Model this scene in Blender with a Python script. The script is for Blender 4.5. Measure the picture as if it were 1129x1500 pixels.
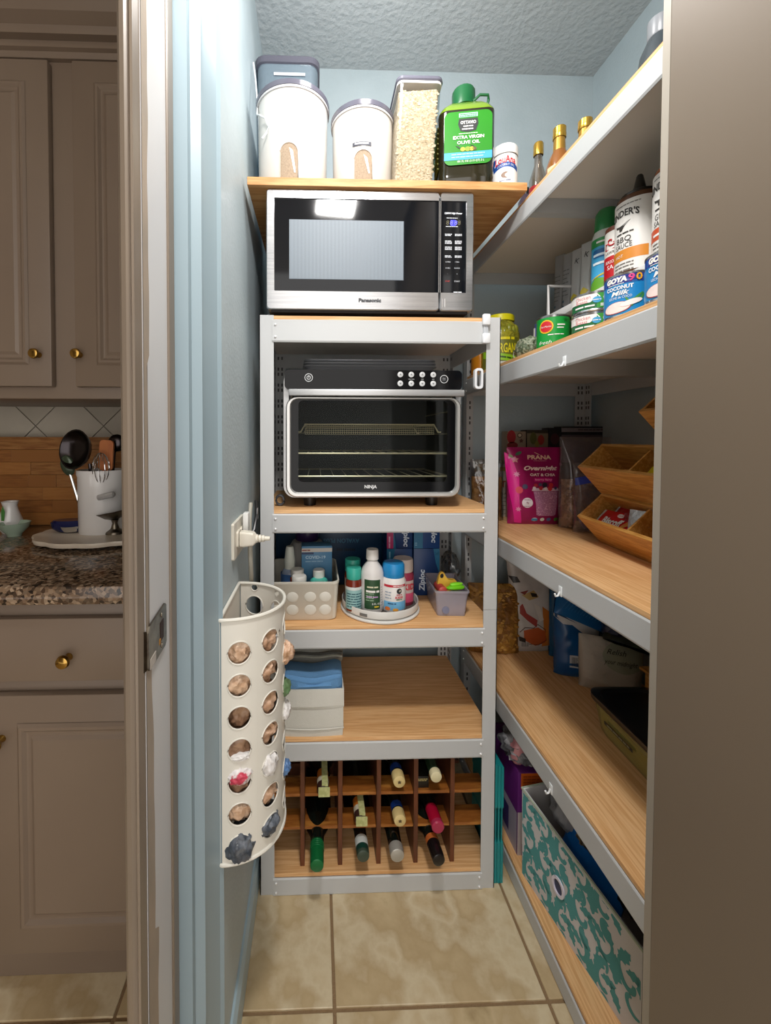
import bpy, bmesh, math, random
from mathutils import Vector, Matrix, noise
from math import sin, cos, pi, atan2, radians
random.seed(4)
for o in list(bpy.data.objects): bpy.data.objects.remove(o)
SC = bpy.context.scene
COL = SC.collection

# ------------------------------------------------------------------ camera
CAM = Vector((0, 0, 1.21)); FPX = 600.0; PX, PY = 481.6, 656.8
YAW, PITCH, ROLL = .0306, .0247, .002
fw = Vector((sin(YAW)*cos(PITCH), cos(YAW)*cos(PITCH), -sin(PITCH)))
r_ = Vector((cos(YAW), -sin(YAW), 0)); u_ = r_.cross(fw)
rt = r_*cos(ROLL) + u_*sin(ROLL); up = -r_*sin(ROLL) + u_*cos(ROLL)
cd = bpy.data.cameras.new('camera'); cam = bpy.data.objects.new('camera', cd); COL.objects.link(cam)
cd.sensor_fit = 'VERTICAL'; cd.sensor_height = 36; cd.lens = FPX/1500*36
cd.shift_x = (564.5-PX)/1500; cd.shift_y = -(750-PY)/1500; cd.clip_start = .01
M4 = Matrix((( rt.x, up.x, -fw.x, CAM.x), (rt.y, up.y, -fw.y, CAM.y), (rt.z, up.z, -fw.z, CAM.z), (0, 0, 0, 1)))
cam.matrix_world = M4
SC.camera = cam
def at(x, y, X=None, Y=None, z=None):
    """survey: where the sight line through a point of the photograph meets a known plane"""
    d = fw + rt*((x-PX)/FPX) - up*((y-PY)/FPX)
    t = X/d.x if X is not None else Y/d.y if Y is not None else (z-1.21)/d.z
    return CAM + d*t

# ------------------------------------------------------------------ light
SC.view_settings.view_transform = 'Standard'; SC.view_settings.look = 'None'
SC.view_settings.exposure = 0.1; SC.view_settings.gamma = 1.0; SC.view_settings.use_curve_mapping = False
W = bpy.data.worlds.new('world'); SC.world = W; W.use_nodes = True
W.node_tree.nodes['Background'].inputs[0].default_value = (1.0, .95, .9, 1)
W.node_tree.nodes['Background'].inputs[1].default_value = 2.0
def area(name, loc, target, sx, sy, power, col=(1, 1, 1)):
    l = bpy.data.lights.new(name, 'AREA'); l.shape = 'RECTANGLE'; l.size = sx; l.size_y = sy; l.energy = power; l.color = col
    o = bpy.data.objects.new(name, l); COL.objects.link(o); o.location = loc
    o.rotation_euler = (Vector(target)-Vector(loc)).to_track_quat('-Z', 'Y').to_euler()
    return o
area('doorway_light', (.09, .22, 2.28), (.22, 1.1, .8), .17, .12, 14, (1, .98, .95))
pl_ = bpy.data.lights.new('ceiling_light', 'POINT'); pl_.energy = 8.2; pl_.shadow_soft_size = .09; pl_.color = (1, .98, .96)
po_ = bpy.data.objects.new('ceiling_light', pl_); COL.objects.link(po_); po_.location = (.14, .86, 2.25)
area('kitchen_light', (-.9, -.8, 2.4), (-.6, .8, 1.0), .5, .5, .8, (1, .85, .7))

# ------------------------------------------------------------------ materials
def lin(h):
    if isinstance(h, tuple): return h
    h = h.lstrip('#'); v = [int(h[i:i+2], 16)/255 for i in (0, 2, 4)]
    return tuple(c/12.92 if c <= .04045 else ((c+.055)/1.055)**2.4 for c in v)
MATS = {}
def mat(key, col='#cccccc', rough=.5, metal=0, col2=None, scale=20, stretch=(1, 1, 1), lo=.35, hi=.65, bump=0, bscale=60, bdet=4, emit=0, trans=0, coat=0, detail=4, kind='noise', spec=.5):
    if key in MATS: return MATS[key]
    m = bpy.data.materials.new(key); m.use_nodes = True; MATS[key] = m
    nt = m.node_tree; N = nt.nodes; L = nt.links; b = N['Principled BSDF']
    b.inputs['Base Color'].default_value = (*lin(col), 1); b.inputs['Roughness'].default_value = rough; b.inputs['Metallic'].default_value = metal
    b.inputs['Specular IOR Level'].default_value = spec
    if coat: b.inputs['Coat Weight'].default_value = coat; b.inputs['Coat Roughness'].default_value = .08
    if trans: b.inputs['Transmission Weight'].default_value = trans
    if emit: b.inputs['Emission Color'].default_value = (*lin(col), 1); b.inputs['Emission Strength'].default_value = emit
    if col2 or bump:
        tc = N.new('ShaderNodeTexCoord'); mp = N.new('ShaderNodeMapping'); L.new(tc.outputs['Object'], mp.inputs[0]); mp.inputs['Scale'].default_value = stretch
    if col2:
        if kind == 'voronoi':
            t = N.new('ShaderNodeTexVoronoi'); t.inputs['Scale'].default_value = scale; fac = t.outputs['Color']
        elif kind == 'wave':
            t = N.new('ShaderNodeTexWave'); t.inputs['Scale'].default_value = scale; fac = t.outputs['Color']
        else:
            t = N.new('ShaderNodeTexNoise'); t.inputs['Scale'].default_value = scale; t.inputs['Detail'].default_value = detail; fac = t.outputs[0]
        L.new(mp.outputs[0], t.inputs['Vector'])
        rp = N.new('ShaderNodeValToRGB'); L.new(fac, rp.inputs[0])
        e = rp.color_ramp.elements
        cols = [col] + (list(col2) if isinstance(col2, list) else [col2])
        e[0].position = lo; e[0].color = (*lin(cols[0]), 1); e[1].position = hi; e[1].color = (*lin(cols[-1]), 1)
        for i in range(1, len(cols)-1):
            q = e.new(lo + (hi-lo)*i/(len(cols)-1)); q.color = (*lin(cols[i]), 1)
        L.new(rp.outputs[0], b.inputs['Base Color'])
    if bump:
        t2 = N.new('ShaderNodeTexNoise'); t2.inputs['Scale'].default_value = bscale; t2.inputs['Detail'].default_value = bdet
        L.new(mp.outputs[0], t2.inputs['Vector']); bp = N.new('ShaderNodeBump'); bp.inputs['Strength'].default_value = bump; bp.inputs['Distance'].default_value = .01
        L.new(t2.outputs[0], bp.inputs['Height']); L.new(bp.outputs[0], b.inputs['Normal'])
    return m
def film(key, col='#ffffff', gloss=.12, rough=.05, body=0.0, bodycol='#ffffff'):
    """thin clear sheet: tinted see-through, a weak gloss, optionally a milky body"""
    if key in MATS: return MATS[key]
    m = bpy.data.materials.new(key); m.use_nodes = True; MATS[key] = m
    nt = m.node_tree; N = nt.nodes; L = nt.links; N.remove(N['Principled BSDF']); out = N['Material Output']
    t = N.new('ShaderNodeBsdfTransparent'); t.inputs[0].default_value = (*lin(col), 1)
    g = N.new('ShaderNodeBsdfGlossy'); g.inputs['Roughness'].default_value = rough
    lw = N.new('ShaderNodeLayerWeight'); lw.inputs[0].default_value = .3
    mm = N.new('ShaderNodeMath'); mm.operation = 'MULTIPLY_ADD'; mm.inputs[1].default_value = .6; mm.inputs[2].default_value = gloss*.4
    L.new(lw.outputs['Facing'], mm.inputs[0])
    mg = N.new('ShaderNodeMath'); mg.operation = 'MULTIPLY'; mg.inputs[1].default_value = min(1, gloss*4); L.new(mm.outputs[0], mg.inputs[0])
    last = t
    if body:
        d = N.new('ShaderNodeBsdfDiffuse'); d.inputs[0].default_value = (*lin(bodycol), 1)
        x = N.new('ShaderNodeMixShader'); x.inputs[0].default_value = body; L.new(t.outputs[0], x.inputs[1]); L.new(d.outputs[0], x.inputs[2]); last = x
    x2 = N.new('ShaderNodeMixShader'); L.new(mg.outputs[0], x2.inputs[0]); L.new(last.outputs[0], x2.inputs[1]); L.new(g.outputs[0], x2.inputs[2])
    L.new(x2.outputs[0], out.inputs[0])
    return m
def P(c, rough=.45): return mat('paint '+c+str(rough), c, rough)

# ------------------------------------------------------------------ mesh helpers
def BM(): return bmesh.new()
def bx(bm, x0, x1, y0, y1, z0, z1, bev=0):
    r = bmesh.ops.create_cube(bm, size=1); vs = r['verts']
    for v in vs: v.co = Vector(((x0+x1)/2 + v.co.x*(x1-x0), (y0+y1)/2 + v.co.y*(y1-y0), (z0+z1)/2 + v.co.z*(z1-z0)))
    if bev:
        es = {e for v in vs for e in v.link_edges}
        bmesh.ops.bevel(bm, geom=list(es), offset=bev, segments=2, affect='EDGES', profile=.5)
    return vs
def lathe(bm, prof, seg=28, cx=0, cy=0, sx=1, sy=1, a0=0, a1=2*pi):
    full = abs(a1-a0-2*pi) < 1e-6; n = seg if full else seg+1; rings = []
    for r, z in prof:
        if r < 1e-6: rings.append([bm.verts.new((cx, cy, z))])
        else: rings.append([bm.verts.new((cx+r*sx*cos(a0+(a1-a0)*i/seg), cy+r*sy*sin(a0+(a1-a0)*i/seg), z)) for i in range(n)])
    for a, b in zip(rings, rings[1:]):
        for i in range(seg):
            j = (i+1) % n
            if len(a) == 1 and len(b) == 1: continue
            if len(a) == 1: f = (a[0], b[j], b[i])
            elif len(b) == 1: f = (a[i], a[j], b[0])
            else: f = (a[i], a[j], b[j], b[i])
            bm.faces.new(f)
def tube(bm, pts, r, seg=8, close=False):
    pts = [Vector(p) for p in pts]; n = len(pts); rings = []
    for i, p in enumerate(pts):
        if close: t = (pts[(i+1) % n]-pts[i-1])
        else: t = (pts[min(i+1, n-1)]-pts[max(i-1, 0)])
        t.normalize(); a = t.cross(Vector((0, 0, 1)))
        if a.length < .1: a = t.cross(Vector((1, 0, 0)))
        a.normalize(); b = t.cross(a); rr = r[i] if isinstance(r, (list, tuple)) else r
        rings.append([bm.verts.new(p + a*rr*cos(2*pi*k/seg) + b*rr*sin(2*pi*k/seg)) for k in range(seg)])
    rng = range(n) if close else range(n-1)
    for i in rng:
        A, B = rings[i], rings[(i+1) % n]
        for k in range(seg): bm.faces.new((A[k], A[(k+1) % seg], B[(k+1) % seg], B[k]))
    if not close: bm.faces.new(rings[0][::-1]); bm.faces.new(rings[-1])
def prism(bm, poly, d, axis='y', o=0):
    """poly in the plane across axis, extruded by d along axis starting at o"""
    f = {'y': lambda a, b, t: (a, t, b), 'x': lambda a, b, t: (t, a, b), 'z': lambda a, b, t: (a, b, t)}[axis]
    A = [bm.verts.new(f(a, b, o)) for a, b in poly]; B = [bm.verts.new(f(a, b, o+d)) for a, b in poly]; n = len(poly)
    bm.faces.new(A); bm.faces.new(B[::-1])
    for i in range(n): bm.faces.new((A[i], B[i], B[(i+1) % n], A[(i+1) % n]))
def rrect(x0, x1, z0, z1, r, n=5):
    o = []
    for cx, cz, a in ((x1-r, z1-r, 0), (x0+r, z1-r, 90), (x0+r, z0+r, 180), (x1-r, z0+r, 270)):
        for i in range(n+1):
            t = radians(a+90*i/n); o.append((cx+r*cos(t), cz+r*sin(t)))
    return o
def hull(bm, pts):
    vs = [bm.verts.new(p) for p in pts]; bmesh.ops.convex_hull(bm, input=vs)
def loft(bm, sections, cap=True, closed=True):
    R = [[bm.verts.new(p) for p in s] for s in sections]
    n = len(R[0])
    for a, b in zip(R, R[1:]):
        for i in range(n if closed else n-1): bm.faces.new((a[i], a[(i+1) % n], b[(i+1) % n], b[i]))
    if cap: bm.faces.new(R[0][::-1]); bm.faces.new(R[-1])
def obj(name, bm, m, parent=None, smooth=35, loc=None, rot=None):
    bmesh.ops.recalc_face_normals(bm, faces=bm.faces[:])
    me = bpy.data.meshes.new(name); bm.to_mesh(me); bm.free(); me.materials.append(m)
    if smooth:
        me.polygons.foreach_set('use_smooth', [True]*len(me.polygons)); me.set_sharp_from_angle(angle=radians(smooth))
    o = bpy.data.objects.new(name, me); COL.objects.link(o)
    if parent: o.parent = parent
    if loc: o.location = loc
    if rot: o.rotation_euler = rot
    return o
def thing(name, label, cat, loc=(0, 0, 0), rz=0, group=None, rot=None):
    o = bpy.data.objects.new(name, None); COL.objects.link(o); o.empty_display_size = .05
    o.location = loc; o.rotation_euler = rot or (0, 0, rz); o['label'] = label; o['category'] = cat
    if group: o['group'] = group
    return o
def tag(o, label, cat, group=None, kind=None):
    o['label'] = label; o['category'] = cat
    if group: o['group'] = group
    if kind: o['kind'] = kind
    return o
def struct(name, bm, m, parent=None, **k):
    o = obj(name, bm, m, parent, **k)
    if not parent: o['kind'] = 'structure'
    return o
def box(name, m, parent, x0, x1, y0, y1, z0, z1, bev=0, **k):
    b = BM(); bx(b, x0, x1, y0, y1, z0, z1, bev); return obj(name, b, m, parent, **k)
def lth(name, m, parent, prof, seg=28, **k):
    b = BM(); lathe(b, prof, seg, **{q: k.pop(q) for q in list(k) if q in ('cx', 'cy', 'sx', 'sy', 'a0', 'a1')}); return obj(name, b, m, parent, **k)
def tub(name, m, parent, pts, r, seg=8, close=False, **k):
    b = BM(); tube(b, pts, r, seg, close); return obj(name, b, m, parent, **k)
def arc(cx, cz, r, a0, a1, n=10): return [(cx+r*cos(radians(a0+(a1-a0)*i/n)), cz+r*sin(radians(a0+(a1-a0)*i/n))) for i in range(n+1)]
# surfaces that flat print follows: f(x, z, e) with e the height of the print above the surface
def F_flat(y=0): return lambda x, z, e: (x, y-e, z)
def F_cyl(R, cx=0, cy=0): return lambda x, z, e: (cx+(R+e)*sin(x/R), cy-(R+e)*cos(x/R), z)
def sheet(parent, m, x0, x1, z0, z1, f, e=.0004, n=10, k=2, name='label'):
    b = BM(); V = [[b.verts.new(f(x0+(x1-x0)*i/n, z0+(z1-z0)*j/k, e)) for i in range(n+1)] for j in range(k+1)]
    for j in range(k):
        for i in range(n): b.faces.new((V[j][i], V[j][i+1], V[j+1][i+1], V[j+1][i]))
    return obj(name, b, m, parent)
def blob(parent, m, poly, f, e=.0008, name='print', rings=3):
    """a flat printed shape given by its outline, fanned from its centre"""
    cx = sum(p[0] for p in poly)/len(poly); cz = sum(p[1] for p in poly)/len(poly); q = []
    for (x0, z0), (x1, z1) in zip(poly, poly[1:]+poly[:1]):
        k = max(1, min(10, int(math.hypot(x1-x0, z1-z0)/.006)))
        q += [(x0+(x1-x0)*i/k, z0+(z1-z0)*i/k) for i in range(k)]
    poly = q; b = BM(); n = len(poly)
    c = b.verts.new(f(cx, cz, e)); prev = None
    for k in range(1, rings+1):
        ring = [b.verts.new(f(cx+(x-cx)*k/rings, cz+(z-cz)*k/rings, e)) for x, z in poly]
        for i in range(n):
            j = (i+1) % n
            if prev: b.faces.new((prev[i], prev[j], ring[j], ring[i]))
            else: b.faces.new((c, ring[j], ring[i]))
        prev = ring
    return obj(name, b, m, parent)
def oval(cx, cz, rx, rz, n=16, a=0): return [(cx+rx*cos(2*pi*i/n)*cos(a)-rz*sin(2*pi*i/n)*sin(a), cz+rx*cos(2*pi*i/n)*sin(a)+rz*sin(2*pi*i/n)*cos(a)) for i in range(n)]
def star(cx, cz, r, n=6, q=.4): return [(cx+(r if i % 2 == 0 else r*q)*sin(pi*i/n), cz+(r if i % 2 == 0 else r*q)*cos(pi*i/n)) for i in range(2*n)]
def words(parent, s, h, cx, cz, m, f, e=.0012, w=None, rot=0, shear=0, bold=0, arch=0, name='lettering'):
    """flat letters of cap height h centred on (cx, cz), laid on f; '~n' is a run of n characters the photograph leaves unreadable"""
    if s[0] == '~':
        hw = (w or int(s[1:])*h*.75)/2; g = lambda x, z, q: f(cx+x*cos(rot)-z*sin(rot), cz+x*sin(rot)+z*cos(rot), q)
        return lines(parent, m, -hw, hw, (-h*.35,), h*.7, g, e)
    cu = bpy.data.curves.new('t', 'FONT'); cu.body = s; cu.size = h/.7; cu.resolution_u = 2; cu.shear = shear; cu.offset = bold
    ob = bpy.data.objects.new('t', cu); COL.objects.link(ob)
    dg = bpy.context.evaluated_depsgraph_get(); me = bpy.data.meshes.new_from_object(ob.evaluated_get(dg))
    bpy.data.objects.remove(ob); bpy.data.curves.remove(cu)
    if not me.vertices: return None
    xs = [v.co.x for v in me.vertices]; ys = [v.co.y for v in me.vertices]
    mx = (min(xs)+max(xs))/2; my = (min(ys)+max(ys))/2; sx = w/(max(xs)-min(xs)) if w else 1; hw = (max(xs)-min(xs))/2*sx
    for v in me.vertices:
        x = (v.co.x-mx)*sx; z = v.co.y-my + (arch*(1-(x/hw)**2) if arch else 0)
        x, z = x*cos(rot)-z*sin(rot), x*sin(rot)+z*cos(rot)
        v.co = f(cx+x, cz+z, e)
    me.name = name; me.materials.clear(); me.materials.append(m)
    o = bpy.data.objects.new(name, me); COL.objects.link(o); o.parent = parent
    return o
def lines(parent, m, x0, x1, zs, h, f, e=.0008, gap=.5, name='fine_print', seed=0):
    """rows of print too small to read"""
    rr = random.Random(seed); b = BM()
    for z in zs:
        x = x0
        while x < x1-h:
            l = min(h*rr.uniform(1.5, 5), x1-x); n = 1+int(l/(h*2))
            for i in range(n):
                a, c = x+l*i/n, x+l*(i+1)/n
                b.faces.new([b.verts.new(f(*p, e)) for p in ((a, z), (c, z), (c, z+h), (a, z+h))])
            x += l+h*gap
    return obj(name, b, m, parent)
def facing(X, Y): return -atan2(X, Y)
# crumpled and stuffed shapes
def crumple(bm, c, r, amp=.25, fr=2.2, sub=3, sc=(1, 1, 1), seed=0):
    g = bmesh.ops.create_icosphere(bm, subdivisions=sub, radius=1); s = Vector((seed*7.3, seed*3.1, seed*1.7))
    for v in g['verts']:
        d = v.co.normalized(); q = d*fr+s
        k = 1 + amp*(1.2*(1-abs(noise.noise(q)))-.8 + .5*noise.noise(q*2.7))
        v.co = Vector((c[0]+d.x*r*k*sc[0], c[1]+d.y*r*k*sc[1], c[2]+d.z*r*k*sc[2]))
def pillow(w, h, d, amp=.004, fr=18, seed=0, gus=.25, flare=0, top=0.12):
    """front/back surface of a stuffed pouch standing on z=0: f(x, z, e, side)"""
    s = Vector((seed*3.7, seed*1.9, seed*5.1))
    def f(x, z, e=0, side=-1):
        v = max(0, min(1, z/h)); u = max(-1, min(1, 2*x/w))
        prof = (min(1, (v+.02)/gus)**.5 if v < gus else 1)*(max(0, 1-v)**.55 if top else 1)
        t = d/2*(1-u**4)**.6*prof if abs(u) < 1 else 0
        xx = x*(1+flare*v); q = Vector((x, z, side*.3))*fr+s
        t += amp*noise.noise(q)*(1-u*u) + amp*.6*noise.noise(q*2.6)*(1-u*u)
        yy = side*(t+e)
        return (xx + amp*.8*noise.noise(q*.7+Vector((9, 0, 0)))*abs(u), yy, z)
    return f
def pouch(name, m, parent, w, h, f, nx=24, nz=28):
    b = BM(); nx = max(nx, 40); nz = max(nz, 44)
    for side in (-1, 1):
        V = [[b.verts.new(f(-w/2+w*i/nx, h*j/nz, 0, side)) for i in range(nx+1)] for j in range(nz+1)]
        for j in range(nz):
            for i in range(nx): b.faces.new((V[j][i], V[j][i+1], V[j+1][i+1], V[j+1][i]))
    bmesh.ops.remove_doubles(b, verts=b.verts[:], dist=.0006)
    return obj(name, b, m, parent, smooth=60)

# common materials
white_metal = mat('powder white', '#bdbfc0', .42, bump=.02, bscale=400)
oak = mat('oak laminate', '#dcab75', .5, col2=['#e6b985', '#d29d66', '#e2b27c'], scale=11, stretch=(.8, 22, 22), lo=.22, hi=.78, detail=9)
melamine = mat('melamine', '#f0e7dc', .6)
black = P('#0c0c0e', .35); dark = P('#2b2c31', .4); white = P('#eceae6', .4); ink = P('#17181c', .6)
steel = mat('brushed steel', '#b9babb', .28, 1, col2='#c9c9c9', scale=30, stretch=(1, 1, 60)); chrome = mat('chrome', '#d8d8d8', .12, 1)
brass = mat('brass', '#ad8a48', .18, 1)
wall_blue = mat('wall paint', '#b7c4c9', .5, bump=.12, bscale=120, col2='#afbdc2', scale=6)
taupe = mat('taupe paint', '#85796c', .5, col2='#7f7367', scale=3)
# ------------------------------------------------------------------ room shell
CEIL = 2.56; BACK = 1.53; XL = -.163; XRW = 1.03
b = BM(); bx(b, -2.3, 1.3, -1.0, 1.7, -.06, -.004)
floor = struct('floor', b, mat('grout', '#8d7354', .85, bump=.3, bscale=300), smooth=0)
tile_m = mat('stone tile', '#a18a64', .42, col2=['#c6b18b', '#b9a27c', '#d2c2a2', '#c0a983', '#dccfb3'], scale=8, lo=.25, hi=.75, detail=12, bump=.12, bscale=22)
me = None; GX, GY, TS = .040, .837, .4605
for i in range(-5, 3):
    for j in range(-3, 2):
        x0, y0 = GX+i*TS, GY+j*TS
        if x0 > 1.1 or x0 < -2.2: continue
        if me is None:
            b = BM(); bx(b, 0.0035, TS-.0035, .0035, TS-.0035, -.012, 0, .0015)
            t = obj('tile', b, tile_m, floor, smooth=0); me = t.data
        else:
            t = bpy.data.objects.new('tile', me); COL.objects.link(t); t.parent = floor
        t.location = (x0, y0, random.uniform(-.0006, 0)); 
ceil_m = mat('ceiling plaster', '#b9c0c3', .8, bump=.55, bscale=55, bdet=4)
b = BM(); bx(b, -.32, 1.12, .55, 1.62, CEIL, CEIL+.06); struct('ceiling', b, ceil_m, smooth=0)
b = BM(); bx(b, -2.4, 1.3, -1.3, .488, CEIL, CEIL+.06); bx(b, -2.4, -.322, .488, 1.6, CEIL, CEIL+.06); struct('ceiling_kitchen_unseen', b, mat('kitchen ceiling', '#b5aca0', .8), smooth=0)  # unseen; added to block world light falling on the kitchen from above
b = BM(); bx(b, -.32, 1.12, BACK, BACK+.08, 0, CEIL); struct('wall_back', b, wall_blue, smooth=0)
b = BM(); bx(b, XRW, XRW+.08, .5, BACK, 0, CEIL); struct('wall_right', b, wall_blue, smooth=0)
# the left wall leans out a little towards the ceiling
b = BM(); A0 = .712
prism(b, [(-.30, 0), (XL, 0), (XL-.028, CEIL), (-.30, CEIL)], BACK-A0, 'y', A0); struct('wall_left', b, wall_blue, smooth=0)
b = BM(); prism(b, [(XL-.002, 0), (XL+.010, 0), (XL+.010, .075), (XL+.004, .088), (XL-.002, .088)], BACK-A0-.004, 'y', A0+.002)
struct('baseboard_left', b, P('#a9bfc9', .35), smooth=0)
# wall beside the door on the hinge side
b = BM(); bx(b, .545, XRW, .49, .57, 0, CEIL); struct('wall_front', b, wall_blue, smooth=0)
# ---- left side of the door opening: casing, worn jamb, strike and the blue-painted return
taupe_trim = mat('taupe gloss', '#7f7264', .35, col2='#786c5f', scale=4)
def X_at(px, Y): return at(px, 700, Y=Y).x
c0, c1, c2, c3 = X_at(178, .49), X_at(200, .49), X_at(206, .50), X_at(211, .507)
b = BM(); prism(b, [(c0, .49), (c0+.004, .486), (c0+.010, .484), (c0+.014, .487), (c1-.003, .487), (c1, .482), (c1+.003, .482), (c2, .488), (c2+.001, .500), (c3, .502), (c3, .52), (c0-.022, .56), (c0-.001, .51)], CEIL, 'z', 0)
struct('trim_1', b, taupe_trim, smooth=20)
jw = mat('jamb paint', '#c9c9cb', .45, col2='#d2d2d3', scale=3)
ja, jb = X_at(211, .505), X_at(247, .615)
# worn edge: taupe paint ending in a ragged line, then white
def jx(y): return ja + (jb-ja)*(y-.505)/(.615-.505)
b = BM(); prism(b, [(ja, .505), (jb, .615), (-.29, .64), (ja-.012, .506)], CEIL, 'z', 0); struct('trim_2', b, jw, smooth=0)
b = BM(); rows = 150; prev = None
for i in range(rows+1):
    z = CEIL*i/rows; wy = .527 + .010*noise.noise(Vector((0, z*2.2, 0))) + .004*noise.noise(Vector((3, z*14, 0))) - (.012 if .95 < z < 1.3 else 0)
    wy += .016 if z < .55 else 0
    a = b.verts.new((jx(.505)+.0008, .505, z)); c = b.verts.new((jx(wy)+.0008, wy, z)); d = b.verts.new((jx(wy)-.001, wy, z))
    if prev: b.faces.new((prev[0], prev[1], c, a)); b.faces.new((prev[1], prev[2], d, c))
    prev = (a, c, d)
pw = obj('worn_paint', b, mat('worn tan paint', '#a89683', .5, col2='#988b7c', scale=12), bpy.data.objects['trim_2'], smooth=0)
b = BM(); k0, k1 = X_at(247, .615), X_at(253, .635); bx(b, -.28, k0+.0035, .613, .637, 0, CEIL, .002); struct('trim_3', b, taupe_trim, smooth=0)
g0, g1, g2 = X_at(254, .64), X_at(279, .645), X_at(300, .67)
b = BM(); prism(b, [(-.29, .638), (g0, .638), (g1, .640), (g1, .655), (g2-.001, .662), (g2, .678), (XL-.006, .708), (XL, .714), (-.29, .72)], CEIL, 'z', 0)
struct('trim_4', b, mat('blue gloss', '#8b9ea8', .4, col2='#93a6af', scale=5, stretch=(1, 1, .3)), smooth=20)
# strike plate set into the jamb
sp = at(228, 926, Y=.555); q = atan2(.615-.505, jb-ja)
st = thing('strike_plate', 'tarnished metal strike plate screwed to the white door jamb', 'strike plate', (jx(.545)+.001, .545, sp.z), q-pi/2+pi)
st.rotation_euler = (0, 0, atan2(.11, jb-ja))
metal_old = mat('old nickel', '#7d7669', .35, 1, col2='#5b5148', scale=60)
def Fst(x, z, e): return (x, -e, z)
plate = [(-.040, -.022), (-.034, -.028), (.034, -.030), (.040, -.026), (.040, .026), (.034, .030), (-.034, .028), (-.040, .022)]
b = BM(); prism(b, plate, .0025, 'y', -.0025); obj('plate', b, metal_old, st, smooth=0)
b = BM(); prism(b, [(-.040, -.024)] + [(-.040-.018*cos(radians(a)), .026*sin(radians(a))) for a in range(-80, 81, 16)] + [(-.040, .024)], .0025, 'y', -.0005)
for v in b.verts:
    if v.co.x < -.041: v.co.y += (-.041-v.co.x)*.9
obj('curved_lip', b, metal_old, st, smooth=0)
box('latch_hole', P('#2a120a', .7), st, .008, .024, -.0030, -.0024, -.013, .013)
box('rust', P('#a0712d', .6), st, .004, .010, -.0032, -.0024, -.015, -.008)
for zz in (-.021, .021): lth('screw', metal_old, st, [(0, .0), (.0035, .0), (.003, .0012), (0, .0014)], 10, loc=(.016, -.0025, zz), rot=(pi/2, 0, 0))
box('paint_patch', P('#b5ada4'), st, -.034, -.012, -.0031, -.0024, -.027, -.014)
# ---- the open door on the right, seen along its taupe face
hy0, hy1 = -.28, .525
dl = at(966, 700, Y=hy1).x
b = BM()
bx(b, dl, dl+.035, hy0, hy1, .012, 2.35, .003)
door = struct('door_1', b, mat('door taupe', '#766858', .45, col2='#716455', scale=2, stretch=(1, 1, .4)), smooth=0)
for z in (.25, 1.2, 2.1):
    tub('hinge', metal_old, door, [(dl+.04, .531, z-.045), (dl+.04, .531, z+.045)], .006)
b = BM(); tx5 = at(957, 700, Y=.610).x; bx(b, tx5, tx5+.012, .5275, .610, 0, CEIL); struct('trim_5', b, mat('jamb light', '#a79f93', .4), smooth=0)

b = BM(); bx(b, -2.4, -2.3, -1.3, 1.5, 0, CEIL); struct('wall_kitchen_added_left', b, P('#a89c8c', .7), smooth=0)  # unseen wall, added to cut the world light on the kitchen floor
b = BM(); bx(b, -2.3, -.9, -1.4, -1.3, 0, CEIL); struct('wall_kitchen_added_front', b, P('#a89c8c', .7), smooth=0)  # unseen part wall, added as a light blocker; open end lets fill through
# ------------------------------------------------------------------ kitchen beyond the left wall
KY = 1.46
b = BM(); bx(b, -2.3, -.32, KY, KY+.08, 0, CEIL)
wk = struct('wall_kitchen', b, mat('kitchen grout', '#80786b', .8), smooth=0)
tm = mat('backsplash tile', '#b8b1a4', .35, col2='#aaa395', scale=5)
me = None; DG = .232; c = at(54, 624, Y=KY)
for i in range(-4, 4):
    for j in (0, 1, 2, 3):
        cx = c.x+DG*(i+(j % 2)/2); cz = c.z+DG/2*(j-1)+DG/2*.0
        if cz > 1.5 or cx > -.45: continue
        s = DG/2-.0025
        if me is None:
            b = BM(); prism(b, [(-s, 0), (0, -s), (s, 0), (0, s)], .006, 'y', -.006)
            t = obj('tile', b, tm, wk, smooth=0); me = t.data
        else: t = bpy.data.objects.new('tile', me); COL.objects.link(t); t.parent = wk
        t.location = (cx, KY, cz+ .0)
cab = mat('cabinet paint', '#7e6e5f', .42, col2='#79695b', scale=3)
def panel_door(parent, x0, x1, z0, z1, y, name='door'):
    """raised frame-and-panel door with a stepped inner moulding; front at y"""
    d = box(name, cab, parent, x0, x1, y, y+.02, z0, z1, .003)
    w = .058
    b = BM(); prev = None
    for ins, dy in ((w, -.001), (w+.006, -.006), (w+.012, -.006), (w+.018, .000), (w+.026, .001), (w+.034, -.004)):
        ring = [b.verts.new((x, y+dy-.0005, z)) for x, z in ((x0+ins, z0+ins), (x1-ins, z0+ins), (x1-ins, z1-ins), (x0+ins, z1-ins))]
        if prev:
            for k in range(4): b.faces.new((prev[k], prev[(k+1) % 4], ring[(k+1) % 4], ring[k]))
        prev = ring
    b.faces.new(prev); obj('panel_moulding', b, cab, d, smooth=0)
    return d
def knob(parent, x, y, z):
    return lth('knob', brass, parent, [(0, 0), (.008, 0), (.006, .004), (.005, .012), (.011, .015), (.014, .021), (.012, .026), (.007, .028), (0, .028)], 20, loc=(x, y, z), rot=(pi/2, 0, 0))
UY = KY-.33
def ux(px, y=300): return at(px, y, Y=UY).x
def uz(py, px=70): return at(px, py, Y=UY).z
uc = thing('upper_cabinet', 'taupe upper kitchen cabinet with two panelled doors and brass knobs', 'cabinet', (0, 0, 0))
zb = uz(583); zt = uz(80)
box('body', cab, uc, -1.6, -.36, UY+.021, KY-.008, zb, zt, .002)
d1r, d2l = ux(72), ux(107)
d = panel_door(uc, d1r-.42, d1r, uz(566), zt-.012, UY); knob(d, at(57, 520, Y=UY).x, UY, at(57, 520, Y=UY).z)
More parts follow.
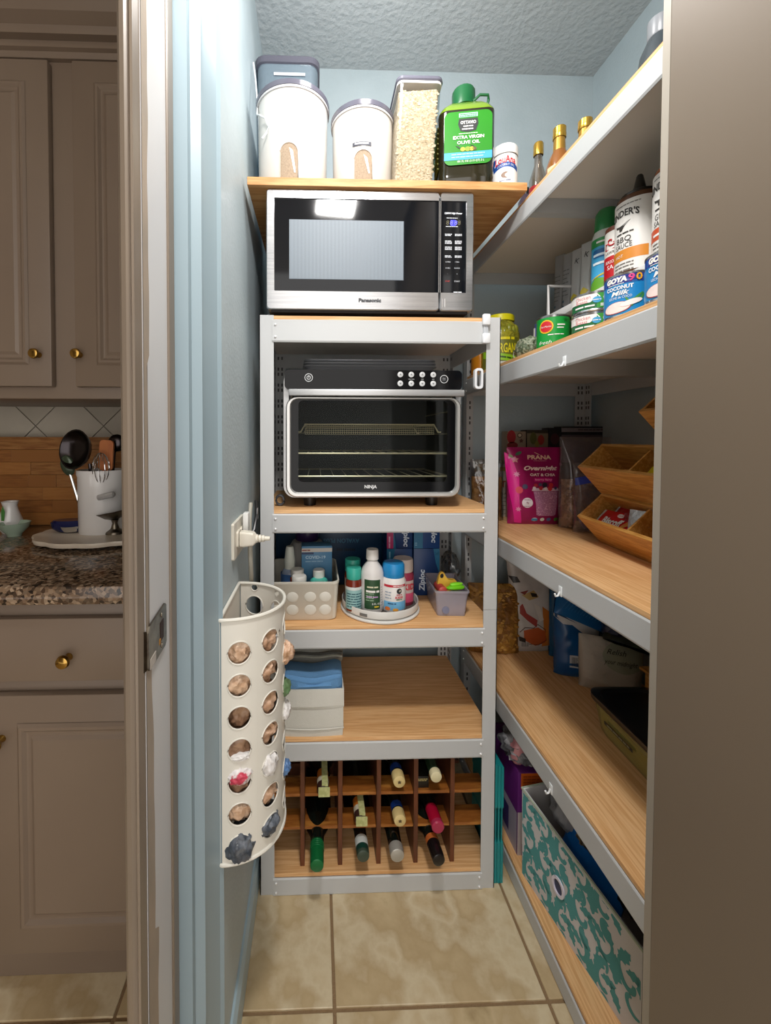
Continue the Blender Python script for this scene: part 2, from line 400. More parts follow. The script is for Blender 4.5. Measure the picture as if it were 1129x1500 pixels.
d = panel_door(uc, d2l, d2l+.42, uz(566), zt-.012, UY); knob(d, at(117, 520, Y=UY).x, UY, at(117, 520, Y=UY).z)
b = BM(); prism(b, [(KY-.01, zt), (UY+.01, zt), (UY+.004, zt+.012), (UY-.006, zt+.015), (UY-.006, zt+.024), (UY+.010, zt+.026), (UY+.010, zt+.046), (UY-.008, zt+.048), (UY-.012, zt+.058), (UY-.002, zt+.062), (UY-.006, zt+.072), (UY-.03, zt+.086), (UY-.045, zt+.11), (UY-.052, zt+.145), (UY-.07, zt+.148), (UY-.075, zt+.2), (KY-.01, zt+.2)], 1.24, 'x', -1.6)
obj('crown_moulding', b, cab, uc, smooth=25)
CY = .825
granite = mat('granite', '#2a211a', .14, col2=['#8a715a', '#3a2c22', '#a58f78', '#5b4534', '#1d1713'], scale=150, kind='voronoi', lo=.15, hi=.9)
b = BM(); bx(b, -2.2, -.31, CY, KY-.008, .874, .914, .008); tag(obj('countertop', b, granite, smooth=30), 'speckled brown granite kitchen countertop', 'countertop')
BYF = CY+.028
bc = thing('base_cabinet', 'taupe base cabinet with a drawer above a panelled door', 'cabinet', (0, 0, 0))
box('body', cab, bc, -1.6, -.31, BYF+.021, KY-.01, .10, .873, .002)
box('toe_kick', cab, bc, -1.6, -.31, BYF+.06, KY-.02, .0, .10)
def bz(py, px=100): return at(px, py, Y=BYF).z
xl = at(-14, 1200, Y=BYF).x; xr = xl+.46
dr = box('drawer', cab, bc, xl-.20, xr, BYF, BYF+.02, bz(998), bz(906), .003); knob(dr, at(101, 962, Y=BYF).x, BYF, bz(962))
d = panel_door(bc, xl, xr, bz(1396), bz(1018), BYF); knob(d, at(3, 1080, Y=BYF).x, BYF, bz(1080))
# butcher block standing against the backsplash
bb = thing('cutting_board', 'striped wooden butcher block standing against the kitchen backsplash', 'cutting board', (-.93, KY-.048, .914))
tops = at(60, 640, Y=KY-.05).z-.914
st_c = ['#855428', '#a06c38', '#77471f', '#94602d', '#8b5a2c', '#9a6c3c']
nrow = 7
for i in range(nrow):
    xs = [-.32] + sorted(random.uniform(-.25, .25) for _ in range(2)) + [.32]
    for k in range(3):
        mm = mat('block stave '+str((i*3+k) % 6), st_c[(i*3+k) % 6], .4, col2=st_c[(i+k*2+1) % 6], scale=8, stretch=(2, 10, 16))
        box('stave', mm, bb, xs[k]+.0004, xs[k+1]-.0004, -.001*(k % 2), .034, tops*i/nrow+.0003, tops*(i+1)/nrow-.0003, .0006, smooth=0)
# crock with utensils
cp = at(146, 762, Y=1.24); 
cr = thing('utensil_crock', 'white glazed utensil crock on the kitchen counter', 'crock', (at(150, 700, Y=1.25).x, 1.25, .914))
ch = at(146, 690, Y=1.19).z-.914; rr = .066
ceramic = mat('white ceramic', '#d9d7d6', .12, coat=.5)
lth('pot', ceramic, cr, [(0, 0), (rr*.94, 0), (rr*.97, .01), (rr, ch-.02), (rr*1.04, ch-.012), (rr*1.04, ch), (rr*.96, ch), (rr*.93, ch-.02), (rr*.9, .01), (0, .01)], 32)
tub('handle', ceramic, cr, [(.02+.05*sin(t), -.062-.010*sin(t), ch*.62+.012*sin(t)) for t in [pi*i/10 for i in range(11)]], .008)
def utensil(label, cat, name, dx, dy, lean, ang, build):
    o = thing(name, label, cat, (cr.location.x+dx, cr.location.y+dy, .93), 0, rot=(0, 0, 0)); o.rotation_euler = (radians(ang), radians(lean), 0); build(o); return o
gun = mat('dark steel', '#3b3739', .22, 1)
def sk(o):
    tub('handle', gun, o, [(0, 0, .0), (0, 0, .205)], .005)
    lth('bowl', gun, o, [(0, 0), (.03, .004), (.05, .016), (.058, .03), (.054, .03), (.045, .018), (.028, .008), (0, .004)], 24, loc=(-.012, -.004, .245), rot=(radians(78), 0, radians(-20)))
    b = BM()
    for i in range(9):
        a = i*2.4; q = .005*i**.8; lathe(b, [(0, -.0062+.0), (.0028, -.006)], 8, cx=q*cos(a), cy=q*sin(a))
    h = obj('hole_rows', b, black, o, loc=(-.014, -.011, .245), rot=(radians(78), 0, radians(-20)))
utensil('dark metal skimmer with a perforated round bowl in the white crock', 'skimmer', 'skimmer', -.012, -.012, -3, 4, sk)
def ld(o):
    tub('handle', gun, o, [(0, 0, .0), (0, 0, .235), (.01, -.01, .262)], .005)
    b = BM(); crumple(b, (.012, -.012, .268), .026, .02, sc=(1, .7, 1)); obj('bowl', b, gun, o)
utensil('black ladle head rising behind the skimmer in the crock', 'ladle', 'ladle', .01, .01, 6, 2, ld)
def spt(o):
    b = BM(); prism(b, rrect(-.020, .020, .185, .275, .012), .007); obj('blade', b, mat('orange wood', '#b06a3a', .5, col2='#9d5a30', scale=10, stretch=(8, 8, 1)), o)
    tub('handle', mat('orange wood'), o, [(0, .003, 0), (0, .003, .21)], .007)
utensil('orange wooden spatula leaning right in the white crock', 'spatula', 'spatula', .012, -.03, 5, 3, spt)
def wk_(o):
    tub('handle', chrome, o, [(0, 0, 0), (0, 0, .15)], .006)
    b = BM()
    for k in range(5):
        a = pi*k/5; tube(b, [(.022*sin(t)*cos(a), .022*sin(t)*sin(a), .15+.045*(1-cos(t))) for t in [2*pi*i/16 for i in range(17)]], .0012, 5)
    obj('wire_loops', b, chrome, o)
utensil('small wire whisk among the utensils in the crock', 'whisk', 'whisk', .012, -.03, 4, 8, wk_)
def sp_(o):
    tub('handle', chrome, o, [(0, 0, 0), (0, 0, .18)], .004)
    b = BM(); crumple(b, (0, 0, .205), .022, .02, sc=(.9, .35, 1.4)); obj('spoon_bowl', b, mat('green glass', '#3d4a3a', .15, .3), o)
utensil('serving spoon sticking out of the left side of the crock', 'spoon', 'spoon', -.035, -.02, -12, 6, sp_)
# scalloped tray
tc = at(150, 775, z=.945); TR = .17
tr = thing('scalloped_tray', 'cream scalloped serving tray on the granite counter', 'tray', (tc.x, tc.y-.005, .914))
b = BM(); secs = []
for z, k in ((0, .55), (.006, .6), (.012, .98), (.020, 1.0), (.024, .99), (.022, .93), (.016, .86)):
    secs.append([(TR*k*(1+.045*abs(sin(6*t)))*cos(t), TR*.8*k*(1+.045*abs(sin(6*t)))*sin(t), z) for t in [2*pi*i/96 for i in range(96)]])
loft(b, secs); obj('dish', b, mat('cream ceramic', '#cfc3b2', .3), tr, smooth=50)
tz = .914+.017
p = at(112, 766, z=tz+.02)
rest = thing('spoon_rest', 'dark blue oval spoon rest lying on the scalloped tray', 'spoon rest', (p.x, p.y-.03, tz), .1)
lth('dish', mat('cobalt glaze', '#101a4a', .15), rest, [(0, .002), (.035, .002), (.05, .012), (.054, .03), (.046, .036), (.034, .036), (0, .034)], 28, sy=.55)
p = at(120, 770, z=tz+.005)
sc = thing('measuring_scoop', 'small silver scoop in front of the blue spoon rest', 'scoop', (p.x+.01, p.y-.075, tz+.002), .2)
lth('bowl', chrome, sc, [(0, .0), (.018, .002), (.026, .012), (.028, .018), (.026, .018), (.016, .006), (0, .004)], 20, sy=.7)
tub('handle', chrome, sc, [(.026, 0, .016), (.06, .01, .02), (.085, .012, .022)], .003)
p = at(163, 752, z=tz+.06)
pc = thing('pewter_compote', 'pewter footed dish with a wavy rim beside the crock', 'dish', (p.x+.005, p.y+.01, tz))
lth('foot', metal_old, pc, [(0, 0), (.026, 0), (.024, .006), (.012, .014), (.007, .03), (.01, .04), (0, .042)], 20)
b = BM(); secs = []
for r, z in ((.008, .04), (.03, .048), (.052, .064), (.054, .066), (.03, .053), (.004, .045)):
    secs.append([(r*(1+.06*sin(3*t))*cos(t), r*.8*sin(t), z+.010*(r/.05)*cos(t)) for t in [2*pi*i/32 for i in range(32)]])
loft(b, secs); obj('bowl', b, metal_old, pc, smooth=50)
b = BM(); crumple(b, (.035, 0, .09), .022, .1, sc=(.6, .3, 1.2)); obj('leaf_handle', b, metal_old, pc)
p = at(90, 752, z=.93)
pi_ = thing('bud_vase', 'tiny white vase painted with a green leaf behind the tray', 'vase', (p.x-.01, 1.30, .914))
lth('body', ceramic, pi_, [(0, 0), (.02, 0), (.03, .015), (.033, .04), (.022, .07), (.019, .085), (.023, .098), (.02, .098), (.016, .085), (0, .08)], 24)
blob(pi_, P('#3f7a35'), [(-.003, .03), (.004, .03), (.007, .07), (.002, .09), (-.004, .07)], F_cyl(.031), e=.001)
p = at(72, 757, z=.94)
gb = thing('green_bowl', 'small pale green bowl left of the tiny vase', 'bowl', (p.x, 1.26, .914))
lth('bowl', mat('celadon', '#9fb3a0', .25), gb, [(0, 0), (.018, 0), (.02, .006), (.036, .024), (.042, .04), (.039, .04), (.03, .022), (.016, .008), (0, .007)], 24)
# ------------------------------------------------------------------ shelving
slot_m = P('#4a4a4d', .7); RIV = []
def rack(label, name, loc, rz, w, d, shelves, top, pw=.037, join=None, group=None, brace=False, bevel_top=None):
    """boltless rack in its own frame: front at y=0, width along x"""
    r = thing(name, label, 'shelving', loc, rz)
    t = .002
    for sx in (0, 1):
        for sy in (0, 1):
            b = BM(); x0, x1 = (0, pw) if sx == 0 else (w-pw, w); ya, yb = (0, t) if sy == 0 else (d-t, d)
            for za, zb in (((0, join-.0006), (join+.0006, top)) if join else ((0, top),)):
                bx(b, x0, x1, ya, yb, za, zb)
                xs = (0, t) if sx == 0 else (w-t, w)
                bx(b, xs[0], xs[1], 0 if sy == 0 else d-pw, pw if sy == 0 else d, za, zb)
            p = obj('post', b, white_metal, r, smooth=0)
            b = BM(); z = .03; n = 0
            while z < top-.03:
                if sy == 1:
                    for k in (.33, .68):
                        xx = x0+(x1-x0)*k; bx(b, xx-.0028, xx+.0028, ya-.0004, yb+.0004, z, z+.011)
                        yy = d-pw*k; bx(b, xs[0]-.0004, xs[1]+.0004, yy-.0028, yy+.0028, z, z+.011)
                else:
                    for k in (.33, .68):
                        yy = pw*k; bx(b, xs[0]-.0004, xs[1]+.0004, yy-.0028, yy+.0028, z, z+.011)
                z += .038 if n % 2 else .018; n += 1
            q = obj('slots', b, slot_m, p, smooth=0); q['kind'] = 'stuff'
    for zs, bh in shelves:
        zt = zs-.010; bh = bh-.004
        for y0, y1, nm in ((-.0035, 0, 'front_beam'), (d, d+.0035, 'back_beam')):
            b = BM(); x0, x1 = pw*.9, w-pw*.9
            prism(b, [(y0, zt-bh+.004), (y0, zt-.003), (y0+.002 if y0 < 0 else y0, zt), (y1, zt), (y1, zt-bh), (y0+.002 if y0 < 0 else y0, zt-bh)], x1-x0, 'x', x0)
            fb = obj(nm, b, white_metal, r, smooth=0)
            if y0 < 0:
                for xx in (x0+.008, x1-.008):
                    for k in (.25, .78): 
                        if not RIV:
                            bq = BM(); bmesh.ops.create_uvsphere(bq, u_segments=8, v_segments=6, radius=.0036); rv = obj('rivet', bq, mat('rivet', '#e6e6e6', .25, .3), fb); RIV.append(rv.data)
                        else: rv = bpy.data.objects.new('rivet', RIV[0]); COL.objects.link(rv); rv.parent = fb
                        rv.location = (xx, -.0035, zt-bh*k)
        for x0, x1 in ((.0021, .0052), (w-.0052, w-.0021)):
            box('side_beam', white_metal, r, x0, x1, pw*.9, d-pw*.9, zt-bh, zt, smooth=0)
        box('shelf_board', oak, r, .006, w-.006, .001, d-.001, zt, zs, .0006, smooth=0)
        box('shelf_underside', melamine, r, .007, w-.007, .002, d-.002, zt-.008, zt-.0005, smooth=0)
        if brace: box('cross_brace', white_metal, r, w/2-.012, w/2+.012, .002, d-.002, zt-bh+.004, zt-.0085, smooth=0)
    for sx in (0, 1):
        for sy in (0, 1):
            bx0 = -.001 if sx == 0 else w-pw; by0 = -.001 if sy == 0 else d-pw
    return r
RX0, RX1, RY, RD = -.1465, .4795, 1.06, .40
S1, S2, S3, S4, S5 = 1.524, 1.024, .719, .420, .056
rack1 = rack('white metal shelving unit holding the microwave and toaster oven', 'storage_rack', (RX0, RY, 0), 0, RX1-RX0, RD, [(S1, .062), (S2, .054), (S3, .054), (S4, .054), (S5, .052)], 1.525, join=.757)
XR = .537; SA, SB, SCH, SD, SE = 1.829, 1.430, .928, .465, .056
YFAR = 1.49; RL = .915
rack2 = rack('taller white metal shelving unit along the right pantry wall', 'storage_rack', (XR, YFAR, 0), -pi/2, RL, .455, [(SA, .052), (SB, .058), (SCH, .056), (SD, .058), (SE, .05)], 1.83, join=.915, brace=True)

# white plastic brackets on the rack
hook_m = P('#dfe1e4', .35)
p = at(711, 484, Y=RY-.006)
hk = thing('corner_clip', 'white plastic clip hooked over the top corner of the microwave shelf', 'clip', (p.x, RY-.004, p.z))
box('upper_lug', hook_m, hk, -.010, .010, -.012, 0, .012, .041, .004)
box('lower_lug', hook_m, hk, -.010, .010, -.012, 0, -.035, -.008, .004)
box('strap', P('#b9bdc2', .3), hk, -.006, .006, -.005, 0, -.01, .014, .001)
p = at(697, 556, Y=1.09)
rg = thing('loop_clip', 'white plastic loop clip on the beam behind the tall right post', 'clip', (p.x, 1.075, p.z))
b = BM(); o1 = rrect(-.011, .011, -.027, .027, .008); o2 = rrect(-.006, .006, -.021, .021, .005)
loft(b, [[(x, -.006, z) for x, z in o1], [(x, .006, z) for x, z in o1], [(x, .006, z) for x, z in o2], [(x, -.006, z) for x, z in o2], [(x, -.006, z) for x, z in o1]], cap=False)
obj('loop', b, hook_m, rg)
box('catch', P('#6f7478', .3), rg, -.006, -.003, -.003, .003, -.021, .021)
hm = mat('clear hook', '#e8ecee', .15)
for (px, py, lb) in ((827, 531, 'small clear hook under the canned goods shelf edge'), (821, 868, 'small clear hook under the shelf holding the bamboo bins'), (807, 1157, 'small clear hook on the shelf edge above the teal patterned bin')):
    p = at(px, py, X=XR-.004)
    h = thing('adhesive_hook', lb, 'hook', (XR-.004, p.y, p.z), -pi/2)
    box('pad', hm, h, -.006, .006, -.002, 0, -.008, .014, .0008)
    tub('prong', hm, h, [(0, -.002, .002), (0, -.006, -.007), (0, -.011, -.008), (0, -.013, -.002)], .0022)

# ------------------------------------------------------------------ loose board and microwave
MZ0, MZ1 = S1+.012, 1.836
board_m = mat('pine board', '#c08d55', .55, col2=['#cf9f68', '#b57f48', '#c8965c'], scale=5, stretch=(1.2, 12, 12), detail=8, lo=.3, hi=.7)
b = BM(); bx(b, -.172, .532, 1.035, 1.43, MZ1+.001, MZ1+.021, .001)
lb = tag(obj('loose_board', b, board_m, smooth=0, loc=(0, 0, 0)), 'loose wooden board laid across the top of the microwave', 'board')
TB = MZ1+.021
mwx0, mwx1, mwy = at(390, 360, Y=1.046).x, at(693.5, 360, Y=1.046).x, 1.046
mw = thing('microwave', 'stainless steel microwave with a black glass door and printed controls', 'microwave', ((mwx0+mwx1)/2, mwy, MZ0))
w = (mwx1-mwx0)/2; H = MZ1-MZ0
box('case', P('#3a3b3e', .4), mw, -w+.003, w-.003, .03, .40, 0, H, .003)
def MX(px): return at(px, 360, Y=mwy).x-mw.location.x
def MZ(py): return at(545, py, Y=mwy).z-MZ0
split = MX(644)
bz_ = mat('microwave steel', '#c3c4c6', .24, .95, col2='#b4b5b8', scale=6, stretch=(1, 1, 40))
gl0, gl1, gz0, gz1 = MX(401.5), MX(683), MZ(427.5), MZ(292)
def frame(bm, x0, x1, z0, z1, ix0, ix1, iz0, iz1, y0, y1, r=.008, ir=.002):
    A = rrect(x0, x1, z0, z1, r); I = rrect(ix0, ix1, iz0, iz1, ir)
    loft(bm, [[(x, y1, z) for x, z in A], [(x, y0+.002, z) for x, z in A], [(x*1.0, y0, z) for x, z in rrect(x0+.002, x1-.002, z0+.002, z1-.002, r)], [(x, y0, z) for x, z in I], [(x, y0+.004, z) for x, z in I], [(x, y1, z) for x, z in I], [(x, y1, z) for x, z in A]], cap=False)
b = BM(); frame(b, -w, split-.0008, 0, H, gl0, split-.0012, gz0, gz1, 0, .03); door_ = obj('door', b, bz_, mw, smooth=20)
gm = mat('black glass', '#0d1015', .06, spec=.4)
box('glass', gm, door_, gl0, split-.0012, .003, .01, gz0, gz1, smooth=0)
wx0, wx1, wz0, wz1 = MX(424), MX(591), MZ(409), MZ(323)
scr = mat('door mesh', '#8b949c', .35, .2, col2='#a9b2ba', scale=1, kind='wave')
b = BM(); n = 84
for i in range(n):
    x0_ = wx0+(wx1-wx0)*i/n; bx(b, x0_, x0_+(wx1-wx0)/n*.55, .0022, .003, wz0, wz1)
obj('mesh_screen', b, P('#808b95', .5), door_, smooth=0)
box('window_backing', P('#56606a', .5), door_, wx0-.001, wx1+.001, .0026, .0032, wz0-.001, wz1+.001, smooth=0)
b = BM(); frame(b, split+.0008, w, 0, H, split+.0012, gl1, gz0, gz1, 0, .03); cp_ = obj('control_panel', b, bz_, mw, smooth=20)
box('panel_glass', gm, cp_, split+.0012, gl1, .003, .01, gz0, gz1, smooth=0)
f = F_flat(.003); lw = P('#d5d8de', .6)
def mwords(s, px, py, h, m=lw, **k): return words(cp_, s, h, MX(px), MZ(py), m, f, **k)
mwords('1250W High Power', 664, 310, .0042, bold=.0003, shear=.2, w=MX(677)-MX(651))
sm = mat('display segment', '#6b6650', .5)
for i, px in enumerate((655.5, 661, 667.5, 672.5)): mwords('8', px, 323.5, .011, mat('display violet', '#6d6cff', .4, emit=1.2) if i in (1, 2) else sm, shear=.1)
box('display_glow', mat('display blue', '#3a3cc0', .4, emit=.5), cp_, MX(660), MX(667.5), .0028, .0033, MZ(328), MZ(319))
lines(cp_, lw, MX(654), MX(670), (MZ(317),), .0016, f); lines(cp_, lw, MX(653), MX(671), (MZ(329.5),), .0016, f)
for py, rows in ((341, 2), (351, 3), (360, 3), (373, 2)):
    for k, px in enumerate((657, 671.5)): lines(cp_, lw, MX(px-5), MX(px+5), [MZ(py+1.8*j) for j in range(rows)], .0018, f, seed=int(py+px))
for py, a, c in ((381.5, '10 MIN', '1 MIN'), (390.5, '10 SEC', 'CLOCK'), (399, '-', '+')):
    mwords(a, 656.5, py, .003); mwords(c, 670, py, .003)
mwords('STOP', 656, 410, .0035, P('#c03a3a')); mwords('START', 670, 410, .0035)
mwords('~8', 671, 426, .0035, bold=.0002)
words(door_, 'Panasonic', .0085, MX(542), MZ(440), P('#2c2e33'), F_flat(0), bold=.0006, w=MX(559)-MX(526))
for px in (648.5, 652): box('latch_line', chrome, cp_, MX(px)-.0008, MX(px)+.0008, -.0012, .0, MZ(448.5), MZ(436.5))
for sx in (-.2, .2):
    for sy in (.06, .34): lth('foot', black, mw, [(.014, -.012), (.012, 0), (0, 0)] if 0 else [(0, -.012), (.014, -.012), (.016, 0), (0, 0)], 14, cx=sx, cy=sy)
box('underside', P('#2a2320', .6), mw, -w+.01, w-.01, .012, .39, -.004, .0005)

# ------------------------------------------------------------------ toaster oven and sheet pans
oy = 1.09; ox0, ox1 = at(414.5, 640, Y=oy).x, at(678, 640, Y=oy).x
ov = thing('toaster_oven', 'stainless countertop oven with a glass door showing racks inside', 'oven', ((ox0+ox1)/2, oy, S2))
w = (ox1-ox0)/2
def OZ(py): return at(547, py, Y=oy).z-S2
def OX(px): return at(px, 640, Y=oy).x-ov.location.x
H = OZ(542); zb = OZ(730)
shell = mat('oven steel', '#b4b5b6', .34, .6, col2='#bcbdbe', scale=5, stretch=(1, 1, 30))
b = BM(); D = .33; O = rrect(-w, w, zb, H, .03); I = rrect(-w+.014, w-.014, zb+.014, H-.012, .02)
loft(b, [[(x, .02, z) for x, z in I], [(x, .02, z) for x, z in O], [(x, D, z) for x, z in O], [(x, D, z) for x, z in I], [(x, D-.01, z) for x, z in I]], cap=False); obj('case', b, shell, ov)
box('interior_back', P('#3d3b37', .45), ov, -w+.016, w-.016, D-.03, D-.025, zb+.02, H-.02)
b = BM(); bx(b, -w+.016, -w+.02, .03, D-.03, zb+.02, H-.05); bx(b, w-.02, w-.016, .03, D-.03, zb+.02, H-.05); bx(b, -w+.016, w-.016, .03, D-.03, zb+.018, zb+.022); bx(b, -w+.016, w-.016, .03, D-.03, H-.05, H-.046); obj('liner', b, P('#55524c', .4), ov)
# control strip
b = BM(); prism(b, rrect(-w+.004, w-.004, OZ(571), H, .012), .02, 'y', 0); cs = obj('control_strip', b, mat('gloss black', '#07080b', .12, spec=.25), ov, smooth=25)
f = F_flat(0); icon = P('#e4e6e8', .4)
def ring(parent, m, cx, cz, r, t):
    b = BM(); n = 28; A = [b.verts.new((cx+r*cos(2*pi*i/n), -.0034, cz+r*sin(2*pi*i/n))) for i in range(n)]; B = [b.verts.new((cx+(r-t)*cos(2*pi*i/n), -.0034, cz+(r-t)*sin(2*pi*i/n))) for i in range(n)]
    for i in range(n): b.faces.new((A[i], A[(i+1) % n], B[(i+1) % n], B[i]))
    return obj('button_ring', b, m, parent, smooth=0)
for px, py in ((452, 554), (649, 555)):
    cx, cz = OX(px), OZ(py); q = lth('button', P('#16181c', .3), cs, [(0, 0), (.0105, 0), (.0105, .002), (0, .003)], 22, loc=(cx, 0, cz), rot=(pi/2, 0, 0)); ring(cs, icon, cx, cz, .0108, .0012)
    if px < 500: ring(cs, icon, cx, cz, .005, .001); box('icon_bar', icon, cs, cx-.0006, cx+.0006, -.0036, -.003, cz, cz+.006)
    else: words(cs, 'START', .002, cx, cz+.002, icon, F_flat(-.003)); words(cs, 'STOP', .002, cx, cz-.002, icon, F_flat(-.003))
for j, py in enumerate((548.5, 561.5)):
    for px in (585.5, 601.5, 617.5, 633.5):
        cx, cz = OX(px), OZ(py); lth('button', mat('lit key', '#c9cbcc', .3), cs, [(0, 0), (.0075, 0), (.0075, .0018), (.006, .0025), (0, .0025)], 16, loc=(cx, 0, cz), rot=(pi/2, 0, 0))
        b = BM(); prism(b, [(cx-.003, cz-.0015), (cx+.003, cz-.0015), (cx, cz+.003)] if j == 0 else [(cx-.003, cz+.0015), (cx+.003, cz+.0015), (cx, cz-.003)], .0006, 'y', -.0032); obj('arrow', b, P('#77797c'), cs, smooth=0)
for px, s in ((601.5, 'FUNCTION'), (617.5, 'TIME'), (633.5, 'TEMP')): words(cs, s, .0022, OX(px), OZ(555.2), icon, f)
# door
dz0, dz1 = zb+.004, OZ(571.5)
hd = box('handle_rail', shell, ov, -w+.016, w-.004, -.022, .0, OZ(581), OZ(571.5), .003)
b = BM(); dx = w-.008
A = [(-dx, OZ(581)), (-dx, OZ(581))]
def dring(ix, izb, izt, r, y): 
    return [(x, y, z) for x, z in rrect(-dx+ix, dx-ix, dz0+izb, OZ(582)-izt, r)]
loft(b, [dring(0, 0, 0, .028, .018), dring(0, 0, 0, .028, -.004), dring(.003, .003, .002, .026, -.008), dring(.010, .010, .004, .022, -.008), dring(.013, .013, .006, .02, -.003), dring(.013, .013, .006, .02, .018), dring(0, 0, 0, .028, .018)], cap=False)
dr_ = obj('door_frame', b, mat('polished steel', '#c9c9c7', .24, .6), ov, smooth=40)
ix, izb, izt = .0125, .0125, .0055
b = BM(); G = rrect(-dx+ix, dx-ix, dz0+izb, OZ(582)-izt, .02); Hh = rrect(OX(437), OX(655), OZ(706), OZ(587), .012)
loft(b, [[(x, -.0005, z) for x, z in G], [(x, .002, z) for x, z in G], [(x, .002, z) for x, z in Hh], [(x, -.0005, z) for x, z in Hh], [(x, -.0005, z) for x, z in G]], cap=False); obj('glass_border', b, mat('gloss black'), dr_, smooth=0)
b = BM(); prism(b, [(x, z) for x, z in Hh], .0015, 'y', 0); obj('door_glass', b, film('smoked glass', '#dfe3e4', .05, .03), dr_, smooth=0)
words(dr_, 'NINJA', .0085, OX(543), OZ(713.5), icon, F_flat(-.0008), bold=.0003)
gold = mat('rack wire', '#dcc9a2', .3, .4)
for py, sy in ((664, .06), (697, .06)):
    rk = BM(); z = at(547, py, Y=oy+.05).z-S2
    for yy in (.035, .30): tube(rk, [(-w+.024, yy, z), (w-.024, yy, z)], .0026, 6)
    for k in range(13): xx = -w+.03+(2*w-.06)*k/12; tube(rk, [(xx, .035, z+.002), (xx, .30, z+.002)], .0014, 5)
    obj('wire_rack', rk, gold, ov)
bk = BM(); z = at(547, 633, Y=oy+.05).z-S2; zt_ = at(547, 622, Y=oy+.05).z-S2
xA, xB = OX(446), OX(643)
rim = [(xA-.03, .05, z), (xA-.012, .05, z), (xA, .05, zt_), (xB, .05, zt_), (xB+.012, .05, z), (xB+.02, .05, z)]
tube(bk, rim, .0025, 6); tube(bk, [(x, .29, q) for x, _, q in rim], .0025, 6); tube(bk, [(xA, .05, zt_), (xA, .29, zt_)], .0025, 6); tube(bk, [(xB, .05, zt_), (xB, .29, zt_)], .0025, 6)
bask = obj('air_fry_basket', bk, gold, ov)
mb = BM()
for k in range(60): xx = xA+(xB-xA)*k/59; tube(mb, [(xx, .05, zt_), (xx, .052, z-.006), (xx, .288, z-.006)], .0006, 4)
for k in range(5): q = z-.006+(zt_-z+.006)*k/5; tube(mb, [(xA, .0505, q), (xB, .0505, q)], .0006, 4)
mo = obj('basket_mesh', mb, gold, bask); mo['kind'] = 'stuff'
for sx in (-1, 1):
    b = BM()
    for py in (600, 633, 664, 697): q = at(547, py, Y=oy+.05).z-S2-.004; tube(b, [(sx*(w-.02), .03, q), (sx*(w-.02), .30, q)], .002, 5)
    tube(b, [(sx*(w-.02), .034, zb+.03), (sx*(w-.02), .034, H-.06)], .003, 6); obj('rack_support', b, gold, ov)
for sx in (-w+.07, w-.07):
    for sy in (.05, .28): lth('foot', black, ov, [(0, 0), (.016, 0), (.018, zb), (0, zb)], 14, cx=sx, cy=sy)
# three dark sheet pans on the oven
py0 = 1.16
pan_m = mat('dark pan', '#85878b', .32, .35)
zoven = S2+H
prev_x = (at(444, 530, Y=py0).x, at(641, 530, Y=py0).x)
for k, lbs in enumerate(('lowest dark sheet pan of three stacked on the toaster oven', 'middle dark sheet pan of three stacked on the toaster oven', 'topmost dark sheet pan of three stacked on the toaster oven')):
    pn = thing('sheet_pan', lbs, 'baking pan', ((prev_x[0]+prev_x[1])/2, py0, zoven+.0005+k*.0085), 0, 'sheet pans on the oven')
    hw = (prev_x[1]-prev_x[0])/2-.002*k
    b = BM(); ss = []
    for ins, z in ((.014, 0), (.004, .018), (0, .021), (0, .024), (.005, .024), (.018, .003)):
        ss.append([(x, y, z) for x, y in rrect(-hw+ins, hw-ins, ins, .26-ins, .02)])
    loft(b, ss); obj('pan', b, pan_m, pn, smooth=30)
    tub('rolled_rim', pan_m, pn, [(x, y, .0225) for x, y in rrect(-hw, hw, 0, .26, .02)], .0022, 6, True)
p = at(409, 717, Y=1.1)
cc = tag(tub('coiled_cable', P('#3a3b40', .5), None, [(p.x+.010*cos(t)*(1+t*.01), 1.12+.004*t/6, S2+.016+.013*sin(t)) for t in [i*.35 for i in range(54)]], .003), 'dark coiled cable end lying left of the toaster oven', 'cable')

# ------------------------------------------------------------------ on top of the loose board
canw = mat('canister white', '#d2cfca', .2, coat=.3); lidm = mat('smoky lid', '#5b5a66', .2)
flour = mat('flour', '#a3907b', .9, col2='#927f6b', scale=300)
def canister(label, cx, cy, r, h, winx, winz, group=None):
    c = thing('canister', label, 'canister', (cx, cy, TB), facing(cx, cy)*.0)
    lth('body', canw, c, [(0, .001), (r*.93, .001), (r*.96, .006), (r*.985, h*.6), (r, h-.012), (r*.99, h-.008), (0, h-.008)], 56)
    lth('lid', lidm, c, [(r*.99, h-.014), (r*1.045, h-.012), (r*1.05, h), (r*1.0, h+.004), (0, h+.006)], 56)
    lth('gasket', P('#c9c7c8', .4), c, [(r*1.0, h-.018), (r*1.035, h-.018), (r*1.035, h-.013), (r, h-.013)], 56)
    ww = .0225; z0 = .004; z1 = winz
    f = F_cyl(r*.972, 0, 0)
    poly = [(winx-ww, z0), (winx+ww, z0)] + [(winx+ww*cos(radians(a)), z1-ww+ww*sin(radians(a))) for a in range(0, 181, 12)]
    blob(c, flour, poly, f, e=.0022, name='window', rings=6)
    g = BM()
    b = BM(); pp = [f(x, z, .003) for x, z in poly]; tube(b, pp, .0012, 5, True); obj('window_rim', b, mat('clear rim', '#cfc6bd', .15), c)
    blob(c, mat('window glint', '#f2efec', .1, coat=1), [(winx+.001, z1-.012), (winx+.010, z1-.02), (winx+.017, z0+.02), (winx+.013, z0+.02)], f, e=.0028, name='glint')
    return c
cy1 = 1.148
ca = at(430, 112, Y=cy1-.1); cx1 = at(429, 180, Y=cy1).x
canister('largest white canister with a flour window on the loose board', cx1, cy1, .0955, ca.z-TB-.004, at(423, 200, Y=1.052).x-cx1, .098)
